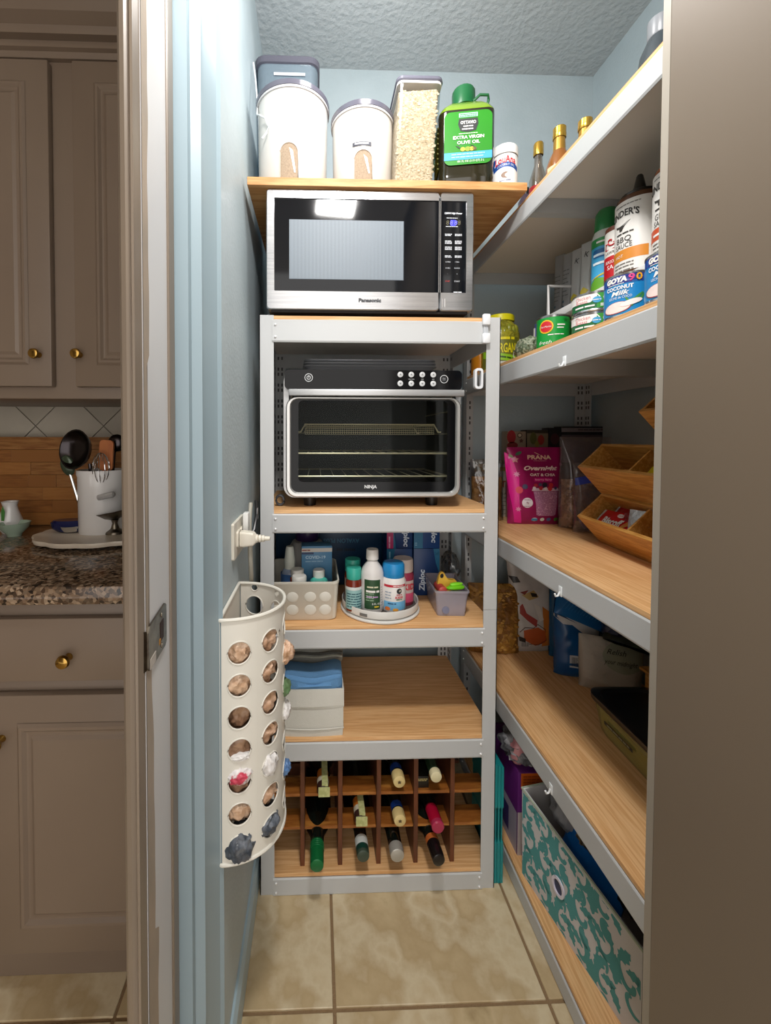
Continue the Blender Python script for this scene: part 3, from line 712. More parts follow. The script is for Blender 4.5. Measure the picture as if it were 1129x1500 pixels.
cy2 = 1.132; ca = at(530, 142, Y=cy2-.085); cx2 = at(530.5, 190, Y=cy2).x
c2o = canister('smaller white canister with a black label above its window', cx2, cy2, .0815, ca.z-TB-.004, at(532, 200, Y=1.052).x-cx2, .083)
f = F_cyl(.0805); lx = at(530, 200, Y=1.052).x-cx2
lzz = at(530, 210, Y=1.052).z-TB
sheet(c2o, P('#3c3d48'), lx-.024, lx+.024, lzz-.005, lzz+.005, lambda x, z, e: f(x, z-.05*(x-lx)**2/.024, e), e=.0006); words(c2o, '~8', .0055, lx, lzz, P('#c9c9d2'), f, e=.0014, w=.036)
# lidded clear bin behind
rb = thing('storage_bin', 'clear bin with a dark rounded rim behind the largest canister', 'bin', (at(423, 95, Y=1.36).x, 1.35, TB))
hb = at(423, 92, Y=1.30).z-TB; wb = .094
b = BM(); ss = []
for z, k in ((0, .86), (.01, .9), (hb-.02, 1)): ss.append([(x, y, z) for x, y in rrect(-wb*k, wb*k, -.07*k, .07*k, .03)])
loft(b, ss); obj('body', b, film('blue clear', '#c3d3de', .2, .08, .35, '#a9c0d0'), rb)
b = BM(); loft(b, [[(x, y, z) for x, y in rrect(-wb*k, wb*k, -.07*k-.002, .07*k+.002, .032)] for z, k in ((hb-.022, 1.0), (hb-.02, 1.05), (hb-.003, 1.06), (hb, 1.03))]); obj('lid', b, lidm, rb)
b = BM(); bx(b, -.04, .055, -.0735, -.072, hb-.058, hb-.05); obj('handle_ledge', b, P('#e6e9ee', .3), rb)
# jar tucked between the canisters
jj = thing('spice_jar', 'slim jar with an orange cap glimpsed between the two white canisters', 'jar', (at(480.5, 240, Y=1.27).x, 1.27, TB))
lth('body', P('#8f8a94', .3), jj, [(0, 0), (.02, 0), (.022, .005), (.022, .05), (0, .05)], 20)
lth('cap', P('#e09a20', .4), jj, [(.0225, .05), (.0225, .066), (.02, .068), (0, .068)], 20)
# oats
oc = at(609, 262, Y=1.052); oy_ = 1.047
ot = thing('oat_container', 'tall clear container of rolled oats with a grey lid', 'container', (at(608, 200, Y=oy_).x, oy_, TB))
hT = at(612, 112, Y=oy_).z-TB; x0b, x1b = at(576, 262, Y=oy_).x-ot.location.x, at(637, 262, Y=oy_).x-ot.location.x; x0t, x1t = at(583, 125, Y=oy_).x-ot.location.x, at(648, 125, Y=oy_).x-ot.location.x
def osec(t, ins, z): 
    a, c = x0b+(x0t-x0b)*t, x1b+(x1t-x1b)*t
    return [(x, y, z) for x, y in rrect(a+ins, c-ins, ins, .15-ins, max(.004, .014-ins))]
b = BM(); loft(b, [osec(z/hT, .005, z) for z in (.003, hT*.3, hT*.6)] + [[(x, y, z + (.006 if x > .04 else 0)) for x, y, z in osec(.88, .005, hT*.88)]], cap=True)
for v in b.verts:
    if v.co.z > hT*.75: v.co.z += .006*noise.noise(v.co*60)
oat_m = mat('rolled oats', '#d6c4a4', .9, col2=['#b89f7a', '#e0d0b3', '#c4ae8a'], scale=190, kind='voronoi', lo=.1, hi=.9, bump=.5, bscale=160)
oo = obj('oats', b, oat_m, ot, smooth=0)
fb_ = BM(); rr = random.Random(5)
for i in range(420):
    side = rr.random(); z = rr.uniform(.01, hT*.88); t = z/hT; a, c = x0b+(x0t-x0b)*t+.007, x1b+(x1t-x1b)*t-.007
    pz = Vector((rr.uniform(a, c), .0052, z)); s = rr.uniform(.003, .0055); th = rr.uniform(0, pi)
    vs = [fb_.verts.new(pz+Vector((s*cos(th+k*pi/3), rr.uniform(-.0014, .001), s*.75*sin(th+k*pi/3)))) for k in range(6)]; fb_.faces.new(vs)
for i in range(120):
    t = .88; a, c = x0b+(x0t-x0b)*t+.008, x1b+(x1t-x1b)*t-.008; pz = Vector((rr.uniform(a, c), rr.uniform(.01, .1), hT*.88+rr.uniform(0, .006))); s = .005; th = rr.uniform(0, pi)
    vs = [fb_.verts.new(pz+Vector((s*cos(th+k*pi/3), s*.8*sin(th+k*pi/3), rr.uniform(-.002, .002)))) for k in range(6)]; fb_.faces.new(vs)
of = obj('oat_flakes', fb_, mat('oat flake', '#decdae', .9, col2='#c4ae8a', scale=80), ot, smooth=0); of['kind'] = 'stuff'
b = BM(); loft(b, [osec(z/hT, 0, z) for z in (0, hT*.5, hT-.012)], cap=False); obj('clear_body', b, film('clear plastic', '#eceef0', .12, .06), ot)
b = BM(); loft(b, [osec(1, -.001, hT-.016), osec(1, -.001, hT-.010)]); obj('seal', b, P('#d9d8d6'), ot)
b = BM(); loft(b, [osec(1, -.002, hT-.010), osec(1, -.004, hT-.007), osec(1, -.003, hT), osec(1, .004, hT+.003)]); obj('lid', b, lidm, ot)
# olive oil jug
jx_ = at(684, 266, Y=1.052); jg = thing('olive_oil_jug', 'large green capped jug of olive oil with a bright green label', 'jug', (jx_.x, 1.052, TB), facing(.40, 1.1)*.45)
oil = mat('olive oil', '#1d1b10', .08, col2='#282512', scale=4, coat=.6)
hw, hd_ = .070, .12; hz = at(690, 158, Y=1.052).z-TB
b = BM(); ss = []
for z, k in ((0, .9), (.006, .97), (.03, 1), (.05, .975), (.07, 1), (hz*.55, 1), (hz-.006, 1), (hz, .985), (hz+.014, .88), (hz+.030, .66), (hz+.038, .42), (hz+.04, .3)):
    q = 1; ss.append([(x*k, hd_/2+(y-hd_/2)*k, z) for x, y in rrect(-hw, hw, 0, hd_, .022, 6)])
loft(b, ss); obj('bottle', b, oil, jg, smooth=50)
b = BM(); ss = []
for z, k in ((hz-.002, .995), (hz+.001, .99), (hz+.014, .888), (hz+.030, .668), (hz+.038, .43)): ss.append([(x*k, hd_/2+(y-hd_/2)*k, z) for x, y in rrect(-hw, hw, 0, hd_, .022, 6)])
loft(b, ss, cap=False); obj('shoulder', b, mat('green oil', '#6f8f1e', .1, coat=.5), jg, smooth=50)
f = F_flat(-.0015); gl = mat('green label', '#1f7d12', .35, col2='#258718', scale=3)
lz0, lz1 = at(684, 241, Y=1.052).z-TB, at(684, 163, Y=1.052).z-TB; 
blob(jg, gl, rrect(-.058, .060, lz0, lz1, .016), f, e=0, name='label')
def jz(py): return at(684, py, Y=1.052).z-TB
def jxx(px): return at(px, 200, Y=1.052).x-jx_.x
sheet(jg, P('#3f9fd8'), -.058, .060, jz(234), jz(223), f, e=.0006, name='blue_band')
words(jg, 'EXTRA VIRGIN', .0080, .002, jz(201.5), white, f, bold=.0002, w=.076); words(jg, 'OLIVE OIL', .0080, .002, jz(209), white, f, bold=.0002, w=.056)
blob(jg, P('#26282a'), [(-.022, jz(174)), (.024, jz(174)), (.026, jz(182)), (.020, jz(192)), (.001, jz(194)), (-.018, jz(192)), (-.024, jz(182))][::-1], f, e=.0006)
words(jg, 'OTTAVIO', .0075, .001, jz(180), white, f, w=.038, bold=.0003); words(jg, '~7', .004, .001, jz(185.5), white, f, w=.024); lines(jg, white, -.014, .016, (jz(190.5),), .003, f, e=.0012)
sheet(jg, P('#a9dccb'), -.022, .024, jz(172), jz(166), f, e=.0006, name='print'); lines(jg, gl, -.02, .022, (jz(168.5), jz(171)), .0016, f, e=.0012)
lines(jg, P('#c8e8c0'), -.022, .024, (jz(196.5),), .0018, f); lines(jg, P('#9fd0f0'), -.04, .042, (jz(227), jz(231)), .0028, f, e=.0012)
words(jg, '101 FL OZ (3.15 QT) 3 L', .0052, .008, jz(237), white, f, w=.066)
for dx, c, r in ((-.012, '#c2b23a', .006), (0, '#8a9a2a', .007), (.010, '#b8a83a', .006), (.017, '#5a4a2a', .005)): blob(jg, P(c), oval(dx, jz(219), r, r*.9, 12), f, e=.0012)
for dx, s in ((-.022, -1), (.014, 1)): blob(jg, P('#1e3d18'), [(dx-.008, jz(213)), (dx, jz(214)), (dx+.008, jz(219)), (dx-.001, jz(217))], f, e=.001)
capg = mat('green cap', '#11592f', .3)
zc = hz+.034; cyc = hd_/2
b = BM(); lathe(b, [(.027, zc), (.027, zc+.004), (.033, zc+.005), (.033, zc+.009), (.028, zc+.010)], 28, 0, cyc); obj('collar', b, capg, jg)
cz1 = at(684, 117, Y=1.075).z-TB
b = BM(); n = 40; secs = []
for r, z in ((.029, zc+.010), (.0295, cz1-.006), (.027, cz1-.001), (.0, cz1)): 
    secs.append([((r+(.0006 if i % 2 else 0))*cos(2*pi*i/n), cyc+(r+(.0006 if i % 2 else 0))*sin(2*pi*i/n), z) for i in range(n)])
loft(b, secs, cap=False); obj('cap', b, capg, jg, smooth=50)
tub('handle', capg, jg, [(.02, cyc-.028, zc+.006), (.035, cyc-.034, zc+.016), (.056, cyc-.032, zc+.015), (.0585, cyc-.026, zc+.008), (.054, cyc-.012, hz+.010)], .0035, 8)
tub('side_grip', mat('green oil'), jg, [(-.066, .06, hz*.85), (-.076, .05, hz*.7), (-.078, .05, hz*.5), (-.068, .06, hz*.42)], .010, 10)
def ribbed():
    b = BM()
    for k in range(9): z = .05+k*.013; tube(b, [(-hw-.0005, .02, z+.010), (-hw-.003, .045, z+.003), (-hw-.001, .07, z-.003)], .003, 6)
    return b
obj('grip_ribs', ribbed(), mat('rib oil', '#5c5a22', .15), jg)
# white tub of coconut oil
ly = 1.092; lc = at(744, 250, Y=ly); lo_ = thing('coconut_oil_jar', 'white jar of coconut oil with a blue and red label', 'jar', (min(lc.x, .498), ly, TB), facing(.5, ly)*.8)
lR = .0325; lH = at(744, 209, Y=ly-.03).z-TB
lth('body', P('#e9e8e6', .3), lo_, [(0, 0), (lR*.94, 0), (lR, .005), (lR, lH*.76), (lR*.9, lH*.80), (0, lH*.8)], 36)
lth('lid', P('#f0efed', .3), lo_, [(lR*1.0, lH*.79), (lR*1.03, lH*.8), (lR*1.03, lH*.97), (lR*.97, lH), (0, lH)], 36)
f = F_cyl(lR); bl = P('#1f4f9e')
sheet(lo_, P('#f3f3f2'), -.04, .04, .008, lH*.7, f, e=.0002, n=24); 
sheet(lo_, bl, -.04, .04, .006, .014, f, e=.0006, n=24, name='blue_band'); words(lo_, '30 FL OZ', .004, .004, .010, white, f, e=.001)
b = BM(); pa = [(x, lH*.42+.014*(1-(x/.035)**2)) for x in [-.034+.068*i/20 for i in range(21)]]; fa = lambda x, z, e: f(x, z + lH*.44+.010*(1-(x/.036)**2), e)
sheet(lo_, bl, -.036, .036, -.006, .0065, fa, e=.0006, n=24, name='blue_band'); words(lo_, 'COCONUT OIL', .005, .001, .0, white, fa, e=.001, w=.042)
blob(lo_, bl, [(-.036, lH*.4), (-.036, lH*.7), (-.022, lH*.7), (-.03, lH*.5)], f, e=.0005)
fr_ = lambda x, z, e: f(x, z + lH*.575+.008*(1-(x/.036)**2), e)
words(lo_, 'LouAna', .017, .001, .0, P('#c8242c'), fr_, e=.001, w=.052, bold=.0006)
blob(lo_, P('#7a5a42'), oval(.0, lH*.30, .010, .008), f, e=.0006); blob(lo_, P('#f0e6dc'), oval(.006, lH*.29, .007, .006), f, e=.001); lines(lo_, P('#8d93a5'), -.014, .016, (lH*.17,), .003, f)
# white cord running down the wall beside the canisters
tag(tub('charging_cord', P('#dfe3e4', .4), None, [tuple(at(x, y, Y=yy)) for x, y, yy in ((371, 92, 1.2), (374, 115, 1.18), (377, 150, 1.14), (376.5, 168, 1.10), (381, 169, 1.075), (388, 173, 1.07), (393, 185, 1.068), (391, 194, 1.066), (384, 203, 1.066))], .0022, 8), 'thin white cord hanging against the left wall over the large canister', 'cord')
# ------------------------------------------------------------------ left wall: outlet and plug, bag dispenser
def xwall(z): return XL-.028*z/CEIL
cream = mat('cream plastic', '#d9d3c5', .35)
z = at(345, 800, X=-.16).z; p0 = at(345, 800, X=-.165); Yo = p0.y
ol = thing('wall_outlet', 'cream electrical outlet plate on the left wall beside the rack', 'outlet', (xwall(z), Yo+.058, z), pi/2)
# local frame: x runs along the wall away from the door, front (-y) looks into the pantry
b = BM(); prism(b, rrect(-.058, .058, -.038, .038, .004), .006, 'y', -.006); obj('plate', b, cream, ol, smooth=0)
b = BM(); prism(b, rrect(-.034, -.002, -.017, .017, .005), .004, 'y', -.010); obj('socket', b, cream, ol)
b = BM(); prism(b, rrect(.006, .040, -.017, .017, .005), .004, 'y', -.010); obj('socket', b, cream, ol)
pl = thing('cable_plug', 'cream plug with a ribbed neck in the outlet, its cable looping down', 'plug', (xwall(z)+.011, Yo+.044, z-.002), pi/2)
b = BM(); ss = []
for y, w, h in ((0, .013, .016), (-.006, .014, .017), (-.028, .012, .014), (-.034, .007, .009)): ss.append([(x, y, zz) for x, zz in rrect(-w, w, -h, h, .005)])
loft(b, ss); obj('body', b, cream, pl)
b = BM(); lathe(b, [(.009, 0), (.009, .004), (.006, .005), (.0085, .007), (.008, .011), (.0055, .012), (.0075, .014), (.007, .018), (.005, .019), (.0045, .03), (0, .03)], 16); obj('strain_relief', b, cream, pl, loc=(0, -.033, 0), rot=(pi/2, 0, 0))
tub('cable', mat('cable grey', '#a8a498', .5), pl, [(.004, -.020, -.014), (.008, -.020, -.05), (.016, -.020, -.085), (.030, -.018, -.103), (.048, -.014, -.09), (.060, -.010, -.04), (.072, -.008, .03), (.10, -.006, .06)], .0048, 10)
p = at(366, 778, X=-.16)
ad = thing('phone_charger', 'white charger block with a dark plug in the rear socket', 'charger', (xwall(z)+.011, Yo+.081, z+.006), pi/2)
box('block', P('#e2e2df', .3), ad, -.012, .012, -.012, 0, -.002, .042, .002); box('dark_plug', black, ad, -.014, .016, -.016, 0, -.024, -.003, .003)
tub('dark_cable', black, ad, [(0, -.014, -.012), (.01, -.022, 0), (.03, -.024, .03), (.05, -.02, .06)], .004)
box('cable_tag', P('#cfcfd2'), ad, .028, .046, -.026, -.0255, .02, .045)
# D-shaped dispenser with round holes
Rd = .093; zt = at(345, 905, Y=.72).z; zlo = at(340, 1262, Y=.715).z; Hd = zt-zlo
ds = thing('bag_dispenser', 'white plastic bag dispenser with round holes on the left wall', 'dispenser', (xwall(.68)+.002, .802, zlo))
dm = mat('dispenser plastic', '#dcd9cf', .35)
_pl = [(Rd*1.14*abs(sin(t))**.95, -Rd*(1 if cos(t) > 0 else -1)*abs(cos(t))**.95) for t in [pi*i/400 for i in range(401)]]
_cum = [0]
for (xa_, ya_), (xb_, yb_) in zip(_pl, _pl[1:]): _cum.append(_cum[-1]+math.hypot(xb_-xa_, yb_-ya_))
import bisect
def DP(u, z):
    s = max(0, min(.9999, u/pi))*_cum[-1]; k = max(0, min(399, bisect.bisect_right(_cum, s)-1)); t = (s-_cum[k])/max(1e-9, _cum[k+1]-_cum[k])
    return (_pl[k][0]+(_pl[k+1][0]-_pl[k][0])*t, _pl[k][1]+(_pl[k+1][1]-_pl[k][1])*t, z)
RA = _cum[-1]/pi
b = BM(); NC = 5; u0 = radians(2); du = radians(176)/NC
rowsz = []; hz0 = at(357, 1240, Y=.712).z-zlo; dzr = (at(355, 957, Y=.712).z-at(357, 1240, Y=.712).z)/6
def hole_cell(c, z0, z1, zc_, rh, nn=8):
    ua, ub = u0+c*du, u0+(c+1)*du; uc = (ua+ub)/2; R = RA
    if rh <= 0:
        k = 6; V = [[b.verts.new(DP(ua+(ub-ua)*i/k, z)) for i in range(k+1)] for z in (z0, z1)]
        for i in range(k): b.faces.new((V[0][i], V[0][i+1], V[1][i+1], V[1][i]))
        return
    outer = []; m = nn
    for i in range(m): outer.append((ua+(ub-ua)*i/m, z0))
    for i in range(m): outer.append((ub, z0+(z1-z0)*i/m))
    for i in range(m): outer.append((ub-(ub-ua)*i/m, z1))
    for i in range(m): outer.append((ua, z1-(z1-z0)*i/m))
    O = [b.verts.new(DP(u, z)) for u, z in outer]; I = []; M_ = []
    for u, z in outer:
        a = atan2(z-zc_, (u-uc)*R); hu, hz_ = rh/R*cos(a), rh*sin(a)
        I.append(b.verts.new(DP(uc+hu, zc_+hz_))); M_.append(b.verts.new(DP((u+uc+hu)/2, (z+zc_+hz_)/2)))
    n = len(O)
    for A, B in ((O, M_), (M_, I)):
        for i in range(n): b.faces.new((A[i], A[(i+1) % n], B[(i+1) % n], B[i]))
for c in range(NC):
    sh = (.006 if c == 1 else .012 if c > 1 else 0)
    hole_cell(c, 0, hz0-dzr/2+sh, 0, 0)
    for r in range(7): hole_cell(c, hz0+dzr*(r-.5)+sh, hz0+dzr*(r+.5)+sh, hz0+dzr*r+sh, .0205)
    z2 = hz0+dzr*6.5+sh
    if c >= 3: hole_cell(c, z2, Hd, z2+(Hd-z2)*.55, min(.025, (Hd-z2)*.42))
    else: hole_cell(c, z2, Hd, 0, 0)
bmesh.ops.remove_doubles(b, verts=b.verts[:], dist=.0004)
inner = []
body = obj('perforated_body', b, dm, ds, smooth=180)
b = BM()
for c in range(NC):
    sh = (.006 if c == 1 else .012 if c > 1 else 0); uc = u0+(c+.5)*du
    hs = [(hz0+dzr*r+sh, .0205) for r in range(7)]
    z2 = hz0+dzr*6.5+sh
    if c >= 3: hs.append((z2+(Hd-z2)*.55, min(.025, (Hd-z2)*.42)))
    for zc_, rh in hs: tube(b, [DP(uc+rh/RA*cos(t), zc_+rh*sin(t)) for t in [2*pi*i/32 for i in range(32)]], .0014, 6, True)
q = obj('hole_rims', b, dm, ds); q['kind'] = 'stuff'
box('back_plate', dm, ds, -.002, .001, -Rd, Rd, 0, Hd)
rimp = [DP(u0+(pi-2*u0)*i/28, Hd) for i in range(29)]; tub('top_rim', dm, ds, rimp+[(0, Rd, Hd), (0, -Rd, Hd)], .0034, 8, True)
tub('bottom_rim', dm, ds, [(x, y, .0) for x, y, z in rimp]+[(0, Rd, 0), (0, -Rd, 0)], .0034, 8, True)
lth('rivet', chrome, ds, [(0, 0), (.003, 0), (.002, .002), (0, .0025)], 10, loc=DP(u0+du*1.9, Hd-.045), rot=(pi/2, 0, radians(85)))
tan = mat('tan bag', '#cfa98b', .38, col2=['#b48c6e', '#dcb99e', '#a5805f'], scale=30, bump=.3, bscale=90)
brownb = mat('brown bag', '#94735a', .4, col2=['#7a5a44', '#a58468'], scale=25, bump=.3, bscale=80)
greyb = mat('grey bag', '#565c66', .3, col2=['#3c424b', '#737a84'], scale=35, bump=.3, bscale=90)
whiteb = mat('white bag', '#dfdcda', .4, bump=.3, bscale=80); redb = mat('white red bag', '#e2dcdc', .4, col2=['#e2d8d8', '#c23a52'], scale=28, lo=.5, hi=.58)
greenb = mat('green bag', '#5d7a52', .4); blueb = mat('blue bag', '#5b7fae', .4)
k = 0
def bag_at(c, r, m, rad, out, label, group=None, seed=0, sc=(1, 1, 1), dz=0):
    sh = (.006 if c == 1 else .012 if c > 1 else 0)
    px_, py_, _ = DP(u0+(c+.5)*du, 0); rl = math.hypot(px_, py_); nx_, ny_ = px_/1.3, py_; nl = math.hypot(nx_, ny_)
    x, y, z = px_+nx_/nl*(out-rad), py_+ny_/nl*(out-rad), hz0+dzr*r+sh+dz
    b = BM(); crumple(b, (0, 0, 0), rad, .34, 1.7, 4, sc, seed)
    o = obj('plastic_bag', b, m, None, smooth=60, loc=(ds.location.x+max(x, rad*.45), ds.location.y+y, zlo+z)); tag(o, label, 'bag', group); return o
G = 'crumpled tan bags in the dispenser'
for c in (0, 1):
    for r in range(7):
        if (c, r) in ((0, 0), (1, 0), (0, 2), (1, 2), (0, 4), (0, 3)): continue
        bag_at(c, r, tan if (r*3+c) % 3 else mat('tan bag light', '#dcbc9f', .35, col2=['#c09b7c', '#e8cdb4'], scale=40, bump=.3, bscale=90), .031, -.0035, 'crumpled tan plastic bag in the %s column of dispenser holes, %s from the bottom' % (('near', 'far')[c], ('first', 'second', 'third', 'fourth', 'fifth', 'sixth', 'seventh')[r]), G, seed=c*11+r)
bag_at(0, 4, brownb, .031, -.006, 'darker brown bag folded flat in the third near hole down', seed=31)
bag_at(0, 3, brownb, .031, -.003, 'brown bag above a white scrap in the fourth near hole down', seed=32)
bag_at(0, 2, brownb, .030, -.004, 'brown bag below the red and white bag in the dispenser', seed=33, dz=-.008)
bag_at(0, 2, redb, .019, .012, 'red and white plastic bag bulging from a dispenser hole', seed=41, dz=.010, sc=(1.1, .8, .8))
bag_at(0, 3, whiteb, .014, .006, 'white bag scrap under the brown bag in the dispenser', seed=45, dz=-.014, sc=(1.3, .8, .5))
bag_at(1, 2, whiteb, .026, .014, 'white plastic bag puffing out of the dispenser beside the rack', seed=51, sc=(.75, .8, 1))
bag_at(0, 0, greyb, .027, .012, 'dark grey bag sagging out of the lowest near dispenser hole', seed=61, dz=-.006, sc=(1, .9, 1.1))
bag_at(1, 0, greyb, .029, .005, 'dark grey bag in the lowest far dispenser hole', seed=62)
bag_at(2, 5, tan, .02, .018, 'tan bag poking from the far side of the dispenser', seed=71, dz=0)
bag_at(2, 4, greenb, .016, .012, 'green bag poking from the far side of the dispenser', seed=72, dz=-.012)
bag_at(2, 3, whiteb, .018, .012, 'white bag poking from the far side of the dispenser', seed=73)
bag_at(2, 1, blueb, .014, .012, 'blue bag poking from the far side of the dispenser', seed=74)
b = BM()
for i in range(7): crumple(b, (Rd*.45, (-.012 if i % 2 else .012), .04+i*.05), .033, .3, 2, 3, (1, 1.4, 1), seed=80+i)
o = obj('bag_wad', b, brownb, None, smooth=60, loc=ds.location); tag(o, 'wad of brown plastic bags packed inside the dispenser', 'bags', kind='stuff')

# ------------------------------------------------------------------ third shelf: medicine and boxes
def bottle(name, label, cat, x, y, z, prof, body_m, cap_prof, cap_m, seg=28, group=None, rz=0):
    o = thing(name, label, cat, (x, y, z), rz, group); lth('body', body_m, o, prof, seg); 
    if cap_prof: lth('cap', cap_m, o, cap_prof, seg)
    return o
zs = S3
x0, x1 = at(404, 850, Y=1.09).x-.03, at(497, 850, Y=1.09).x
wb = thing('bubble_bin', 'cream plastic bin with raised bubbles holding medicine bottles', 'bin', (x0+(x1-x0)/2, 1.085, zs))
hb = at(450, 853, Y=1.085).z-zs; w = (x1-x0)/2; D = .22
def bs(k, z, i=0): return [(x, D/2+(y-D/2), z) for x, y in rrect(-w*k+i, w*k-i, D/2*(1-k)+i, D-D/2*(1-k)-i, .02)]
bm_ = mat('cream bin', '#d3cfc4', .4)
b = BM(); loft(b, [bs(.9, 0), bs(.93, .004), bs(.985, hb-.008), bs(1.0, hb-.006), bs(1.0, hb), bs(.96, hb), bs(.9, .006)]); obj('basin', b, bm_, wb, smooth=40)
bubs = []
for cx in (-.060, -.018, .030, .070):
    for cz in (.030, .066):
        yy = D/2*(1-.93-.055*cz/hb); m0 = Matrix.Translation((cx-.008, yy+.0005, cz)) @ Matrix.Diagonal((1, .2, .95, 1))
        q = BM(); bmesh.ops.create_uvsphere(q, u_segments=20, v_segments=12, radius=.0165, matrix=m0); obj('bubble', q, bm_, wb, smooth=60)
def pY(px, py, Y): return at(px, py, Y=Y)
p = pY(424, 860, 1.18)
sb = bottle('spray_bottle', 'blue and clear spray bottle with a white nozzle cap in the cream bin', 'bottle', p.x, 1.19, zs+.008, [(0, 0), (.024, 0), (.026, .004), (.026, .085), (.02, .10), (.010, .108), (0, .108)], mat('blue clear body', '#8e9ab0', .2), [(.015, .104), (.016, .125), (.012, .160), (.010, .168), (0, .168)], P('#cdd0c6', .4))
f = F_cyl(.026); sheet(sb, P('#3c66a0'), -.07, .07, .062, .092, f, n=28, name='blue_label'); sheet(sb, P('#8a4550'), -.07, .07, .054, .062, f, n=28, name='red_band')
p = pY(432, 860, 1.15); bottle('pill_bottle', 'rear one of two white capped pill bottles in the cream bin', 'bottle', p.x+.006, 1.165, zs+.008, [(0, 0), (.02, 0), (.021, .085), (.015, .09), (0, .09)], P('#8f3f1d', .2), [(.0185, .088), (.019, .108), (.017, .110), (0, .110)], P('#d6d4ce'))
p = pY(438, 860, 1.13); bottle('pill_bottle', 'front one of two white capped pill bottles in the cream bin', 'bottle', p.x, 1.135, zs+.008, [(0, 0), (.02, 0), (.021, .076), (.015, .08), (0, .08)], P('#3d4862', .2), [(.02, .078), (.0205, .098), (.0185, .101), (0, .101)], P('#dcdad4'))
p = pY(467, 850, 1.12); bottle('pill_bottle', 'teal collared white capped bottle at the right in the cream bin', 'bottle', p.x, 1.155, zs+.008, [(0, 0), (.025, 0), (.026, .078), (.024, .082), (0, .082)], P('#2f8d86', .3), [(.0165, .09), (.017, .108), (.015, .111), (0, .111)], P('#dad8d2'))
p = pY(469, 852, 1.11); bottle('jar_lid', 'turquoise lidded jar in front of the test box in the cream bin', 'jar', p.x-.003, 1.128, zs+.012, [(0, 0), (.02, 0), (.02, .07), (0, .07)], P('#b9c7c2', .3), [(.0225, .068), (.023, .085), (.021, .088), (.018, .086), (0, .086)], P('#3fb0a0'))
pa, pb = pY(442, 862, 1.20), pY(486, 800, 1.20)
tb = thing('test_kit_box', 'blue test kit box reading COVID-19 standing in the cream bin', 'box', ((pa.x+pb.x)/2, 1.18, zs+.008), .05)
bw = (pb.x-pa.x)/2; bh = at(464, 800, Y=1.18).z-zs-.008
box('carton', mat('kit blue', '#41789f', .45), tb, -bw, bw, 0, .05, 0, bh, .0008); f = F_flat(0)
sheet(tb, P('#c3bcb4'), -bw, bw, bh-.017, bh-.006, f, name='white_band', n=2); words(tb, '~7', .0045, -bw+.013, bh-.0115, P('#8a3a2c'), f); 
sheet(tb, P('#15305c'), -bw, -bw+.035, bh-.0235, bh-.018, f, name='navy_band', n=2); words(tb, 'COVID-19', .0085, -.004, bh-.032, P('#a9c6d8'), f, bold=.0003, w=.058); words(tb, '~16', .005, -.008, bh-.044, P('#7fa6c0'), f, w=.05)
p = pY(448, 800, 1.28)
tj = bottle('supplement_tub', 'large white tub with a dark purple lid behind the test kit box', 'tub', p.x+.004, 1.275, zs+.0, [(0, 0), (.055, 0), (.058, .006), (.058, .15), (.045, .172), (.03, .176), (0, .176)], P('#8d8a86', .4), [(.034, .174), (.036, .178), (.036, .205), (.033, .208), (0, .208)], P('#2a1640', .3))
# printed blue carton across the back
pa, pb = pY(405, 770, 1.38), pY(563, 770, 1.38)
ab = thing('appliance_carton', 'wide dark blue carton lying upside down at the back of the shelf', 'box', ((pa.x+pb.x)/2, 1.36, zs))
bw = (pb.x-pa.x)/2; box('carton', mat('carton blue', '#0f3a5c', .4), ab, -bw, bw, 0, .08, 0, .285, .001); f = F_flat(0)
sheet(ab, P('#10131a'), -bw, bw, .205, .285, f, name='black_band', n=2)
words(ab, 'AVALON PLUS', .014, .035, at(500, 792, Y=1.36).z-zs, P('#39799a'), f, rot=pi, bold=.0003, w=.12); lines(ab, P('#6f7c88'), -.10, .11, (.222,), .005, f)
words(ab, '~7', .012, .05, at(520, 805, Y=1.36).z-zs, P('#08243a'), f, rot=pi)
# four bag boxes in two stacks
ZB = 'sandwich bag boxes'; zm = at(600, 804, Y=1.26).z; yz = 1.26
def zbox(x0p, x1p, z0, z1, label, word_x, scheme, seed):
    xa, xb = at(x0p, 820, Y=yz).x+.0008, at(x1p, 820, Y=yz).x-.0008
    o = thing('bag_box', label, 'box', ((xa+xb)/2, yz, z0)); w2 = (xb-xa)/2; h = z1-z0
    box('carton', mat('zip blue'+str(seed % 2), ('#12386e', '#153f7a')[seed % 2], .4), o, -w2, w2, 0, .13, 0, h, .0008); f = F_flat(0)
    teal = mat('zip teal', '#1d6b92', .4); mag = P('#b5155f', .4)
    if scheme == 'mag':
        sheet(o, mag, -w2, -w2+.020, 0, h, f, name='magenta_side', n=2); blob(o, teal, [(-w2+.02, 0), (-w2+.028, 0), (-w2+.021, h*.5), (-w2+.028, h), (-w2+.02, h)], f)
        words(o, '~8', .006, -w2+.008, .02, P('#e2a8c4'), f, rot=-pi/2)
    elif scheme == 'teal': sheet(o, teal, -w2, -w2+.028, 0, h, f, name='teal_side', n=2); lines(o, P('#8fc0d8'), -w2+.003, -w2+.010, (.010, .016), .002, f)
    elif scheme == 'left': blob(o, teal, [(-w2, h*.2), (-w2+.012, h*.5), (-w2+.026, h), (-w2, h)], f); words(o, '~6', .006, -w2+.009, h-.022, P('#8fc0d8'), f, rot=-pi/2)
    else: blob(o, teal, [(w2-.02, h), (w2-.012, h*.7), (w2, h*.45), (w2, h)], f); lines(o, P('#8fc0d8'), w2-.012, w2-.003, (h-.012, h-.018), .002, f)
    words(o, 'Ziploc', .0165, word_x[0], word_x[1], P('#d5e2ee'), f, rot=word_x[2], bold=.0008, w=.068, shear=.15)
    return o
h2 = zm-zs
